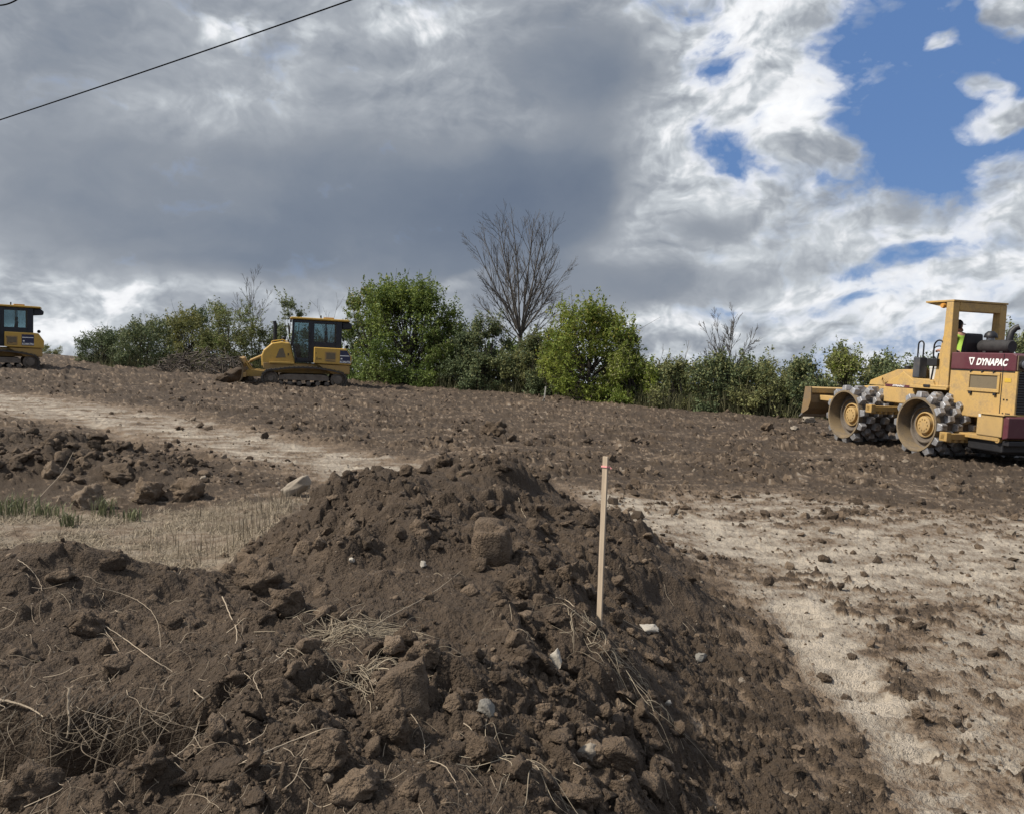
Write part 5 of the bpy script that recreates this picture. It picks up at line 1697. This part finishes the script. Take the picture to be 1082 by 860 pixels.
stones = [
    ('pale angular stone beside the dark faceted clod', 622, 804, 24, 20, STONEP), ('white stone embedded in the berm half way to the stake foot', 587, 698, 14, 19, STONEW),
    ('flat whitish chip of stone just right of the stake foot', 687, 668, 21, 7, STONEW), ('tiny white pebble at the right foot of the berm', 706, 745, 8, 6, STONEW),
    ('white pebble on the left half of the berm', 372, 593, 7, 5, STONEW), ('pale pebble right of the berm crest, above the block clod', 447, 597, 7, 7, STONEW),
    ('rounded stone in the middle of the near berm slope', 513, 752, 20, 15, STONEG), ('grey flat stone on the muddy border right of the berm', 742, 697, 14, 9, STONEG),
    ('pale boulder at the field edge in front of the roller blade', 856, 443, 15, 7, STONEP), ('smaller pale boulder left of the roller front drum', 840, 453, 9, 5, STONEP),
    ('yellowish stone on the clod below the dry grass', 405, 748, 17, 9, STONEP), ('small pale stone near the long straw', 333, 801, 12, 8, STONEP),
]
for i, (lab, px, py, w, h, m) in enumerate(stones):
    clod('stone', lab, 'stone', px, py, w, h, m, seed=50 + i, group=SG, planes=9, rough=.07, sink=.25)
clod('stone_slab', 'tilted pale slab sticking out of the stubble behind the berm', 'stone', 312, 518, 34, 15, STONEP, seed=71, block=.8, planes=3, rough=.06, depth=.5, tilt=-.55, sink=.1)


# heap of soil in front of the dozer's blade
def soil_heap():
    r = np.random.default_rng(77)
    v, f = _ICO[4]
    p = at(246, 408, 35.6)
    v = v * np.array([.62, 1.4, .52]); v[:, 2] += .3 * v[:, 0]; s = noise3(v, 1.6, 5) * .30 + np.abs(noise3(v, 4, 9)) * .30 + np.abs(noise3(v, 9, 12)) * .22
    v = v * (1 + s)[:, None]
    v = v[:, :] * np.array([1, 1, 1]); v[:, 2] = np.where(v[:, 2] < 0, v[:, 2] * .4, v[:, 2])
    o = quads_obj('soil_heap', v, f, CLODM, smooth=True)
    o.location = (p[0], p[1], field_z(p[0], p[1]) - .05)
    A = o.data.attributes.new('tone', 'FLOAT', 'POINT'); A.data.foreach_set('value', np.full(len(v), .0, np.float32))
    tag(o, 'heap of dark soil pushed up in front of the dozer blade', 'soil heap')


soil_heap()


def brush_pile():
    rnd = random.Random(8)
    p = at(214, 396, 42.0)
    root = empty('brush_pile', (p[0], p[1], field_z(p[0], p[1])))
    tag(root, 'grey-brown pile of dead branches beside the dozer blade', 'brush pile')
    m = MB(); pale = MB()
    for k in range(420):
        a = rnd.uniform(0, 6.283); q = math.sqrt(rnd.random())
        c = Vector((q * 2.7 * math.cos(a), q * 1.3 * math.sin(a), 0)); c.z = rnd.uniform(0, 1) * 1.35 * (1 - q * q * .8)
        d = Vector((rnd.gauss(0, 1), rnd.gauss(0, .6), rnd.gauss(0, .55))).normalized()
        L = rnd.uniform(.3, 1.1)
        w = Vector((rnd.gauss(0, .07), rnd.gauss(0, .07), rnd.gauss(0, .07)))
        (pale if k % 14 == 0 else m).tube([c - d * L / 2, c + w, c + d * L / 2], [.022, .016, .006] if k % 5 else [.045, .035, .012], 4, caps=False)
    m.build('branch', paint('dead_brush', (.06, .05, .042), .9, dirt=.5), root)
    pale.build('branch', BARKP, root)


brush_pile()


# ------------------------------------------------------------------ stakes, wires, roots, grass
def stake():
    g = hit(633, 664, fn=terrain)
    x, y, z = g
    top = at(640.5, 482, y + .02)
    root = empty('survey_stake', (x, y, z))
    tag(root, 'thin wooden survey stake with a pink band near its top, driven into the berm', 'survey stake')
    d = Vector((top[0] - x, top[1] - y, top[2] - z))
    L = d.length
    rot = d.to_track_quat('Z', 'Y').to_matrix() @ Matrix.Rotation(R(8), 3, 'Z')
    w, t = .037, .010
    m = MB()
    vs = []
    for h in (-.22, 0, L * .5, L - .005, L):
        k = 1 if h < L else .9
        for a, b in ((-1, -1), (1, -1), (1, 1), (-1, 1)):
            vs.append(rot @ Vector((a * w / 2 * k, b * t / 2 * k + .003 * math.sin(h * 2), h)))
    fs = [(3, 2, 1, 0), (16, 17, 18, 19)]
    for i in range(4):
        for j in range(4):
            fs.append((4 * i + j, 4 * i + (j + 1) % 4, 4 * i + 4 + (j + 1) % 4, 4 * i + 4 + j))
    m.add(vs, fs)
    o = m.build('lath', WOOD, root, bevel=.0015)
    b = MB()
    for h0, h1 in ((L - .058, L - .050),):
        b.box(rot @ Vector((0, .002, (h0 + h1) / 2)), (w + .006, t + .012, h1 - h0), rot)
    b.tube([rot @ Vector((-.018, -.006, L - .055)), rot @ Vector((-.026, -.012, L - .058)), rot @ Vector((-.03, -.012, L - .064))], .003, 5)
    b.build('pink_band', PINKM, root)
    # a far stake at the field's edge
    g = hit(575, 424, y1=40)
    root = empty('survey_stake', (g[0], g[1] - .3, field_z(g[0], g[1] - .3)))
    tag(root, 'tiny far-off pale stake at the field edge under the big bare tree', 'survey stake')
    m = MB(); m.box((0, 0, .22), (.05, .02, .75), Matrix.Rotation(.12, 3, 'Y')); m.box((-.05, 0, .02), (.06, .02, .24), Matrix.Rotation(.35, 3, 'Y'))
    m.build('lath', paint('weathered_lath', (.50, .47, .40), .8, dirt=.2), root)


stake()


WIREM = paint('wire_rubber', (.006, .006, .007), .95, dirt=0, spec=.05)


def wire(label, a, b, Ya, Yb, r_=.015):
    p, q = Vector(at(a[0], a[1], Ya)), Vector(at(b[0], b[1], Yb))
    d = q - p
    P0, P1 = p - d * 1.2, q + d * 1.6
    pts = []
    span = P1 - P0
    for k in range(49):
        t = k / 48
        v = P0 + span * t
        # shallow sag that leaves the two sighted points where they are
        t0, t1 = 1.2 / 3.8, 2.2 / 3.8
        v.z += .35 * ((t - t0) * (t - t1)) * 4
        pts.append(v)
    m = MB(); m.tube(pts, r_, 6)
    o = m.build('overhead_wire', WIREM, smooth=True)
    tag(o, label, 'wire', 'overhead wires')


wire('long black overhead wire slanting up across the cloudy sky', (0, 127), (372, 0), 21, 17)
wire('short stretch of overhead wire in the top left corner of the sky', (0, 6), (18, 0), 17, 16.7)

ROOT = tone_mat('dry_root', (.09, .07, .05), (.38, .31, .225), .85)
STRAW = tone_mat('dry_straw', (.12, .098, .07), (.36, .30, .215), .8, .1)


def strand(m, pts, r0, r1, n=5):
    c = catmull(pts, 6)
    m.tube(c, [r0 + (r1 - r0) * i / (len(c) - 1) for i in range(len(c))], n, caps=False)


def set_tint(o, t):
    A = o.data.attributes.new('tint', 'FLOAT', 'FACE'); A.data.foreach_set('value', np.full(len(o.data.polygons), t, np.float32))


def root_thing(name, label, px_pts, r0, r1, tint=.7, lift=.012, cat='root', group='single roots and straws on the soil', wob=.0022):
    rnd = random.Random(len(label))
    pts = []
    y_prev = None
    hang = 'hanging at' in label or 'hanging in' in label or 'dangling' in label
    for i, q in enumerate(px_pts):
        if hang:                                    # hangs free in front of the sod's broken edge
            a = at(q[0], q[1], 2.80 - .012 * i); pts.append(a); continue
        g = hit(q[0], q[1], fn=terrain)
        dz = q[2] if len(q) > 2 else 0
        if y_prev is not None:                      # keep the strand together where the ground steps
            yy = min(max(g[1], y_prev - .25), y_prev + .35)
            if yy != g[1]:
                a = at(q[0], q[1], yy); g = a
        y_prev = g[1]
        pts.append(np.array([g[0], g[1] - .01, g[2] + lift + dz]))
    c = catmull(pts, 8)
    c = [q + np.array([rnd.gauss(0, wob), rnd.gauss(0, wob), abs(rnd.gauss(0, wob * .6))]) * (.3 if i % 3 else .8) for i, q in enumerate(c)]
    m = MB(); m.tube(c, [r0 + (r1 - r0) * i / (len(c) - 1) for i in range(len(c))], 6)
    o = m.build(name, ROOT, smooth=True); set_tint(o, tint); tag(o, label, cat, group)


roots = [
    ('dead_straw', 'long pale straw lying across the near slope of the berm', [(238, 817), (262, 806), (290, 795), (318, 782), (345, 774), (366, 775)], .0035, .002, .95),
    ('dead_root', 'crooked pale root running straight down below the stubble dip', [(236, 634), (244, 652), (251, 668), (250, 690), (250, 710)], .004, .002, .85),
    ('dead_root', 'thin root curving like a hook across the left mound', [(110, 665), (122, 682), (131, 700), (124, 716), (104, 731)], .0025, .0015, .7),
    ('dead_straw', 'straight pale straw on the left mound under the hook-shaped root', [(112, 664), (136, 680), (160, 697), (184, 712)], .003, .0018, .85),
    ('dead_root', 'angular root bent twice below the left rim clod', [(309, 683), (296, 698), (271, 715), (272, 728), (278, 741)], .003, .0016, .9),
    ('dead_root', 'thick pale stub hanging at the sod edge on the left', [(73, 727), (72, 745), (73, 762), (71, 779)], .006, .004, .9),
    ('dead_root', 'slanted flat root hanging in the hollow right of the thick stub', [(116, 766), (109, 785), (102, 805), (98, 827)], .006, .004, .75),
    ('dead_straw', 'short bent straw at the top left of the mound', [(20, 594), (32, 602), (41, 614), (46, 627)], .0025, .0015, .9),
    ('dead_root', 'long thin root dangling from the sod into the bottom left hollow', [(80, 788), (68, 808), (57, 830), (52, 862)], .0035, .002, .8),
    ('dead_root', 'thick root running in from the left edge along the sod', [(-8, 741), (14, 746), (32, 752), (48, 764)], .007, .003, .8),
    ('dead_straw', 'long straw pointing up the berm from the dry grass tangle', [(390, 667), (416, 651), (440, 640), (466, 622), (487, 605)], .0035, .0015, .9),
    ('dead_root', 'thin arched root below the tangle of dry grass', [(406, 730), (424, 746), (440, 764), (448, 784), (449, 800)], .0025, .0015, .75),
    ('dead_root', 'slender root with a pale tip ending at the stake foot', [(588, 633), (600, 637), (614, 650), (630, 663)], .004, .002, .9),
    ('dead_straw', 'straight straw running right from the stake foot', [(644, 648), (656, 655), (668, 662), (680, 668)], .004, .002, .95),
    ('dead_straw', 'straw lying on the upper left of the mound, curving down', [(104, 624), (126, 628), (148, 638), (166, 656), (172, 690)], .0025, .0012, .75),
    ('dead_root', 'curl of root below the sod in the middle of the left half', [(205, 732), (215, 740), (218, 752), (212, 770), (206, 782)], .003, .002, .8),
    ('dead_root', 'root arching out of the left bank above the green weeds', [(30, 540), (50, 518), (66, 500), (78, 478)], .008, .004, .7),
    ('dead_straw', 'thin straw standing out of the berm crest', [(548, 528), (551, 540), (557, 552), (556, 564)], .003, .002, .8),
    ('dead_straw', 'pale straw on the near berm right of the arched root', [(490, 766), (498, 776), (505, 790)], .003, .0015, .8),
    ('dead_straw', 'straw lying half way along the bottom edge', [(455, 806), (470, 812), (482, 830)], .0025, .0015, .8),
]
for nm, lab, P, r0, r1, t in roots:
    root_thing(nm, lab, P, r0 * .72, r1 * .7, t * .85)


def tangle(name, label, px, py, spread_px, n, seed, aim=0.4, L=(.10, .30), lift=.05):
    rnd = random.Random(seed)
    g = hit(px, py, fn=terrain); s = g[1] / FPX
    root = empty(name, tuple(g)); tag(root, label, 'dry grass')
    m = MB(); ts = []
    for k in range(n):
        x = g[0] + rnd.gauss(0, spread_px * s * .5); y = g[1] + rnd.gauss(0, spread_px * s * .35)
        a = rnd.gauss(aim, .9) if rnd.random() < .65 else rnd.uniform(0, 6.283)
        l = rnd.uniform(*L) * rnd.choice((.5, 1, 1.2)); up = rnd.random() ** 2 * .9
        d = np.array([math.cos(a), math.sin(a) * .7, 0])
        pts = []
        for t in (0, .35, .7, 1.0):
            q = np.array([x, y, 0]) + d * l * t + np.array([rnd.gauss(0, .018), rnd.gauss(0, .018), 0])
            pts.append(np.array([q[0], q[1], gz(q[0], q[1]) + .008 + lift * up * math.sin(t * 2.6)]) - g)
        before = len(m.f)
        strand(m, pts, .0010 + .0013 * rnd.random(), .0007, 4)
        ts += [rnd.uniform(.2, 1)] * (len(m.f) - before)
    o = m.build('stem', STRAW, root, smooth=True)
    A = o.data.attributes.new('tint', 'FLOAT', 'FACE'); A.data.foreach_set('value', np.array(ts, np.float32))


tangle('grass_tangle', 'pale tangle of dead grass stems lying on the berm, the largest tangle', 366, 668, 60, 150, 1)
tangle('grass_tangle', 'frayed bunch of dead grass draped below the largest tangle', 382, 712, 24, 50, 2, aim=-1.3)
tangle('grass_tangle', 'wisps of dead grass around the foot of the stake', 640, 680, 52, 60, 3, aim=.2)
tangle('grass_tangle', 'sparse dead stems low on the berm near the bottom edge', 530, 810, 60, 40, 4, aim=-.5)


def fine_roots():
    """hair roots on and in the soil, far too many to count"""
    rnd = random.Random(5)
    m = MB(); ts = []

    def add(pts, r0, t, k=4):
        b = len(m.f); strand(m, pts, r0, r0 * .45, k); ts.extend([t] * (len(m.f) - b))
    # scattered over the slopes
    for k in range(520):
        px = rnd.uniform(-20, 760) if rnd.random() < .6 else rnd.uniform(-20, 330); py = rnd.uniform(600, 900)
        g = hit(px, py)
        a = rnd.uniform(0, 6.283); l = rnd.uniform(.03, .16)
        x, y = g[0], g[1]; pts = []
        for t in range(4):
            pts.append(np.array([x, y, gz(x, y) + .003 + .012 * rnd.random()]))
            a += rnd.gauss(0, .45); x += math.cos(a) * l / 3; y += math.sin(a) * l / 3
        add(pts, rnd.uniform(.0007, .0017), rnd.uniform(.2, .9), 3)
    # hanging out of the sod edge on the left
    for k in range(150):
        x = rnd.choice((-2.0, -1.75, -1.62, -1.40, -1.30, -1.12)) + rnd.gauss(0, .09)
        y = 2.86 + rnd.gauss(0, .045)
        z = gz(x, y + .05) - rnd.uniform(0, .06)
        p = np.array([x, y, z]); pts = [p + np.array([0, .06, .01])]
        l = rnd.uniform(.03, .24) * rnd.uniform(.4, 1)
        dx = rnd.gauss(0, .11)
        pts.append(p + np.array([dx * .2, -.03 - rnd.random() * .04, -.005]))
        pts.append(p + np.array([dx * .6 + rnd.gauss(0, .015), -.06 - rnd.random() * .05, -l * .45]))
        pts.append(p + np.array([dx + rnd.gauss(0, .03), -.07 - rnd.random() * .08, -l]))
        add(pts, .0008 + .0022 * rnd.random() ** 3, rnd.uniform(0, .75) ** 1.4)
        if k % 3 == 0:
            q = pts[2]; add([q, q + np.array([rnd.gauss(0, .03), -.015, -.02]), q + np.array([rnd.gauss(0, .07), -.03, rnd.uniform(-.08, .01)])], .0009, rnd.uniform(0, .7))
    o = m.build('fine_roots', ROOT, smooth=True)
    A = o.data.attributes.new('tint', 'FLOAT', 'FACE'); A.data.foreach_set('value', np.array(ts, np.float32))
    tag(o, 'hair-thin roots hanging from the sod and lying on the soil', 'roots', kind='stuff')


fine_roots()


def stubble():
    r = np.random.default_rng(61)
    n = 60000
    x = r.uniform(-8.5, -1.0, n); y = r.uniform(4.8, 10.5, n)
    g = M_GRASS(x, y); res = residual(x, y)
    d = .06 + .94 * sstep(-.22, .22, fbm(x * 1.6, y * 1.6, 4, 301))
    k = r.uniform(size=n) < g * d * (1 - sstep(.25, .5, res))
    x, y = x[k], y[k]; n = len(x)
    z = terrain(x, y)
    stand = sstep(-4.0, -2.6, x) * sstep(6.0, 7.2, y)          # upright stubble near the berm, flattened thatch elsewhere
    up = r.uniform(size=n) < (.06 + .34 * stand)
    h = np.where(up, r.uniform(.05, .20, n) * (.6 + .5 * stand), r.uniform(.015, .05, n))
    L = np.where(up, r.normal(size=n) * .04, r.uniform(.06, .20, n))
    a = r.uniform(0, 6.283, n); w = r.uniform(.0016, .0035, n)
    V = np.empty((n, 6, 3)); sx, sy = -np.sin(a), np.cos(a)
    dx, dy = np.cos(a) * L, np.sin(a) * L
    # blades face any way; upright ones are turned to random sides
    b = r.uniform(0, 6.283, n); sx = np.where(up, np.cos(b), sx); sy = np.where(up, np.sin(b), sy)
    for q, (t, ww) in enumerate(((0, 1), (.55, .9), (1, .4))):
        hz = np.where(up, h * t, h * np.sin(t * 2.8) + .006)
        c = np.stack([x + dx * t, y + dy * t, z - .01 + hz], 1)
        o_ = np.stack([sx * w * ww, sy * w * ww, 0 * w], 1)
        V[:, 2 * q] = c - o_; V[:, 2 * q + 1] = c + o_
    bb = np.arange(n)[:, None] * 6
    Q = np.concatenate([bb + np.array([0, 1, 3, 2]), bb + np.array([2, 3, 5, 4])])
    o = quads_obj('stubble', V.reshape(-1, 3), Q, STRAW)
    t = np.clip(r.normal(.45, .28, n), 0, 1); A = o.data.attributes.new('tint', 'FLOAT', 'FACE'); A.data.foreach_set('value', np.tile(t, 2).astype(np.float32))
    tag(o, 'dead grass stubble and thatch between the berms', 'stubble', kind='stuff')


stubble()

GREEN = tone_mat('weed_green', (.075, .085, .045), (.17, .175, .095), .7, .25)


def weed(label, px, py, w, h, n, seed):
    rnd = random.Random(seed)
    g = hit(px, py, fn=terrain); s = g[1] / FPX
    m = MB(); ts = []
    for k in range(n):
        x = rnd.gauss(0, w * s * .3); y = rnd.gauss(0, w * s * .25)
        l = h * s * rnd.uniform(.5, 1.1)
        a = rnd.uniform(0, 6.283); sp = rnd.uniform(.1, .7) * l
        b = Vector((x, y, -.02)); c = Vector((x + math.cos(a) * sp * .4, y + math.sin(a) * sp * .4, l * .65)); e = Vector((x + math.cos(a) * sp, y + math.sin(a) * sp, l * rnd.uniform(.75, 1.0)))
        sd = Vector((-math.sin(a), math.cos(a), 0)) * rnd.uniform(.003, .008)
        m.add([b - sd * .6, b + sd * .6, c + sd, c - sd, e], [(0, 1, 2, 3), (3, 2, 4)])
        t = rnd.uniform(0, 1); ts += [t, t]
    me = bpy.data.meshes.new('blade'); me.from_pydata(m.v, [], m.f); me.materials.append(GREEN)
    A = me.attributes.new('tint', 'FLOAT', 'FACE'); A.data.foreach_set('value', np.array(ts, np.float32))
    o = bpy.data.objects.new('grass_tuft', me); COL.objects.link(o); o.location = tuple(g)
    tag(o, label, 'grass tuft', 'green grass tufts at the foot of the left bank')


weed('green grass tuft at the left edge, the biggest of the tufts', 10, 545, 48, 26, 120, 1)
weed('green weed tuft in front of the broad pale lump', 52, 546, 34, 18, 70, 2)
weed('small green tuft alone in the dry stubble', 74, 556, 14, 18, 60, 3)
weed('thin grey-green tuft standing at the foot of the upright lump', 138, 550, 22, 14, 60, 4)
weed('straggly green tuft right of the broad pale lump', 110, 545, 22, 26, 50, 5)


# ------------------------------------------------------------------ bucket and driver on the roller
def on_roller(x, y, z):
    bpy.context.view_layer.update()
    return ROLLER.matrix_world @ Vector((x, y, z))


def bucket():
    root = empty('bucket', on_roller(.66, .42, 1.74), ROLLER.rotation_euler)
    tag(root, 'white plastic bucket standing on the roller platform behind the handrail', 'bucket')
    m = MB(); m.lathe([(0, 0), (.125, 0), (.148, .26), (.156, .26), (.156, .30), (.148, .30), (.14, .26), (.12, .02), (0, .02)], (0, 0, 0), axis='z', n=28)
    m.build('pail', WHITEP, root, smooth=True)
    h = MB(); h.tube([(.155 * math.cos(t), -.155 * math.sin(t) * .25 - .15 * math.sin(t) * .9, .24 - .10 * math.sin(t)) for t in [math.pi * k / 12 for k in range(13)]], .004, 6); h.build('handle', GREYM, root, smooth=True)


bucket()


def skin_body(name, joints, edges, mat, parent, root_i=0, sub=2):
    me = bpy.data.meshes.new(name)
    me.from_pydata([j[0] for j in joints], edges, [])
    o = bpy.data.objects.new(name, me); COL.objects.link(o)
    sk = o.modifiers.new('skin', 'SKIN'); sk.use_smooth_shade = True; sk.branch_smoothing = .4
    for i, j in enumerate(joints):
        rr = j[1] if isinstance(j[1], tuple) else (j[1], j[1])
        me.skin_vertices[0].data[i].radius = rr
        me.skin_vertices[0].data[i].use_root = (i == root_i)
    sd = o.modifiers.new('sub', 'SUBSURF'); sd.levels = sub; sd.render_levels = sub
    dg = bpy.context.evaluated_depsgraph_get()
    m2 = bpy.data.meshes.new_from_object(o.evaluated_get(dg))
    bpy.data.objects.remove(o)
    m2.name = name
    o = bpy.data.objects.new(name, m2); COL.objects.link(o)
    m2.materials.clear(); m2.materials.append(mat)
    for p in m2.polygons: p.use_smooth = True
    if parent: o.parent = parent
    return o


SKIN = paint('skin', (.36, .20, .14), .55, dirt=.0)
HIVIS = paint('hi_vis_shirt', (.33, .52, .07), .75, dirt=.15, dcol=(.2, .25, .08), scale=8)
JEANS = paint('work_trousers', (.035, .045, .07), .85, dirt=.3)
HAIR = paint('dark_hair', (.015, .012, .010), .7, dirt=0)
CAPM = paint('black_cap', (.012, .012, .013), .7, dirt=.1)
BOOT = paint('boot_leather', (.05, .035, .025), .7, dirt=.4)


def head(m_parent, cx, cy, cz, mat):
    """head with brow, nose, mouth, chin, eyes and ears, looking along +X"""
    v, f = _ICO[4]
    v = v.copy() * np.array([.098, .076, .122])
    x, y, z = v.T
    jaw = np.clip(-z / .12, 0, 1)
    v[:, 1] *= 1 - .32 * jaw; v[:, 0] *= 1 - .10 * jaw
    front = np.clip(v[:, 0] / .09, 0, 1)
    def bump(yy, zz, sy, sz, amt): return amt * front * np.exp(-((v[:, 1] - yy) / sy) ** 2 - ((v[:, 2] - zz) / sz) ** 2)
    dx = bump(0, -.012, .014, .026, .026) + bump(0, .02, .012, .02, .010) + bump(0, -.095, .022, .018, .012) + bump(0, -.056, .024, .007, .006) - bump(0, -.063, .022, .0035, .004)
    dx += bump(.03, .032, .022, .008, .006) + bump(-.03, .032, .022, .008, .006) - bump(.031, .010, .014, .011, .009) - bump(-.031, .010, .014, .011, .009)
    v[:, 0] += dx
    v += np.array([cx, cy, cz])
    return v, f


def driver():
    base = on_roller(0, 0, 0)
    root = empty('person', base, ROLLER.rotation_euler)
    tag(root, 'driver in a green hi-vis shirt and black cap seated on the roller', 'person')
    hx, hz, hy = .30, 2.30, .07            # hip centre
    cx, cy, cz = .44, .10, 3.00            # head centre
    J = [((hx, hy, hz), (.14, .16)), ((hx + .02, hy, hz + .18), (.12, .14)), ((hx + .05, hy, hz + .36), (.13, .165)), ((hx + .07, hy, hz + .49), (.10, .13)),
         ((hx + .09, hy + .01, hz + .57), (.055, .055)), ((cx - .01, cy, cz - .05), (.05, .05))]
    E = [(0, 1), (1, 2), (2, 3), (3, 4), (4, 5)]
    for s in (1, -1):
        n = len(J)
        J += [((hx + .06, hy + s * .17, hz + .47), .07), ((hx + .18, hy + s * .24, hz + .22), .05), ((hx + .42, hy + s * .17, hz + .10), .038), ((hx + .50, hy + s * .16, hz + .12), .03)]
        E += [(3, n), (n, n + 1), (n + 1, n + 2), (n + 2, n + 3)]
        n = len(J)
        J += [((hx + .04, hy + s * .10, hz - .02), .10), ((hx + .44, hy + s * .15, hz + .02), .075), ((hx + .50, hy + s * .15, hz - .38), .05), ((hx + .52, hy + s * .15, hz - .54), .045), ((hx + .66, hy + s * .17, hz - .57), .038)]
        E += [(0, n), (n, n + 1), (n + 1, n + 2), (n + 2, n + 3), (n + 3, n + 4)]
    body = skin_body('body', J, E, SKIN, root)
    me = body.data
    # hands: palm, four bent fingers and a thumb on each, closed on the wheel rim; head with a face - all in the one body mesh
    bm = bmesh.new(); bm.from_mesh(me)
    hv, hf = head(None, cx, cy, cz, SKIN)
    cyw, syw = math.cos(R(-75)), math.sin(R(-75))

    def turn(p):
        p = np.array(p, float); q = p.copy()
        q[:, 0] = cx + (p[:, 0] - cx) * cyw - (p[:, 1] - cy) * syw; q[:, 1] = cy + (p[:, 0] - cx) * syw + (p[:, 1] - cy) * cyw
        return q
    hv = turn(hv)
    mb = MB()
    for s in (1, -1):
        p = np.array([hx + .50, hy + s * .16, hz + .12])
        mb.tube([p + np.array([-.03, 0, 0]), p + np.array([.02, 0, .005]), p + np.array([.08, 0, .0])], [.026, .036, .030], 8)
        for k in range(4):
            o_ = np.array([.075, (k - 1.5) * .019, 0]); l = (.030, .035, .033, .026)[k]
            mb.tube([p + o_, p + o_ + np.array([l, 0, .006]), p + o_ + np.array([l * 1.5, 0, -.022]), p + o_ + np.array([l * .9, 0, -.045])], [.0095, .009, .008, .006], 6)
        mb.tube([p + np.array([.02, -s * .028, 0]), p + np.array([.055, -s * .05, -.01]), p + np.array([.085, -s * .04, -.03])], [.012, .010, .007], 6)
    for vs, fs in ((hv, hf), (np.array([tuple(q) for q in mb.v]), mb.f)):
        nv = [bm.verts.new(tuple(q)) for q in vs]
        for q in fs:
            try:
                bm.faces.new([nv[i] for i in q]).smooth = True
            except ValueError:
                pass
    for s in (1, -1):                       # ears
        r_ = bmesh.ops.create_uvsphere(bm, u_segments=10, v_segments=8, radius=.03)
        for q in r_['verts']:
            q.co = Vector(turn([(q.co.x * .7 + cx - .005, q.co.y * .35 + cy + s * .076, q.co.z * 1.1 + cz - .005)])[0])
    bm.to_mesh(me); bm.free()
    for p in me.polygons: p.use_smooth = True
    for s in (1, -1):
        e = MB(); e.lathe([(0, .009), (.006, .007), (.009, 0), (.006, -.007), (0, -.009)], (cx + .085, cy + s * .031, cz + .010), axis='x', n=12)
        e.v = [tuple(q) for q in turn(e.v)]
        e.build('eye', paint('eye_white', (.6, .6, .58), .3, dirt=0), root, smooth=True)
    # shirt and trousers follow the body, a little wider
    SJ = [(j[0], tuple(k + .014 for k in (j[1] if isinstance(j[1], tuple) else (j[1], j[1])))) for j in J]
    keepS = [0, 1, 2, 3, 6, 7, 15, 16]
    mp = {a: i for i, a in enumerate(keepS)}
    skin_body('shirt', [SJ[i] for i in keepS], [(mp[a], mp[b]) for a, b in E if a in mp and b in mp], HIVIS, root)
    keepT = [0, 10, 11, 12, 13, 19, 20, 21, 22]
    mp = {a: i for i, a in enumerate(keepT)}
    skin_body('trousers', [SJ[i] for i in keepT], [(mp[a], mp[b]) for a, b in E if a in mp and b in mp], JEANS, root)
    for i in (13, 22):
        a, b = Vector(J[i][0]), Vector(J[i + 1][0])
        m = MB(); m.tube([a + Vector((-.05, 0, -.03)), a + Vector((.03, 0, -.02)), b, b + Vector((.06, 0, -.005))], [.055, .056, .05, .03], 12); m.build('boot', BOOT, root, smooth=True)
    # cap with a peak, and the hair under it
    v, f = _ICO[3]
    v = v * np.array([.112, .088, .118]) + np.array([cx - .004, cy, cz + .028])
    keep = v[f][:, :, 2].mean(1) > cz + .040
    cap = quads_obj('cap', turn(v), f[keep], CAPM, root, smooth=True)
    m = MB(); m.prism([(cx + .08, cz + .045), (cx + .13, cz + .050), (cx + .185, cz + .038), (cx + .185, cz + .034), (cx + .13, cz + .044), (cx + .08, cz + .039)], cy - .062, cy + .062)
    m.v = [tuple(q) for q in turn(m.v)]
    m.build('peak', CAPM, cap, bevel=.002)
    v2 = _ICO[3][0] * np.array([.103, .082, .112]) + np.array([cx - .008, cy, cz + .008])
    c2 = v2[f].mean(1)
    keep = (c2[:, 0] < cx - .015) & (c2[:, 2] > cz - .07) & (c2[:, 2] < cz + .06)
    quads_obj('hair', turn(v2), f[keep], HAIR, root, smooth=True)


driver()
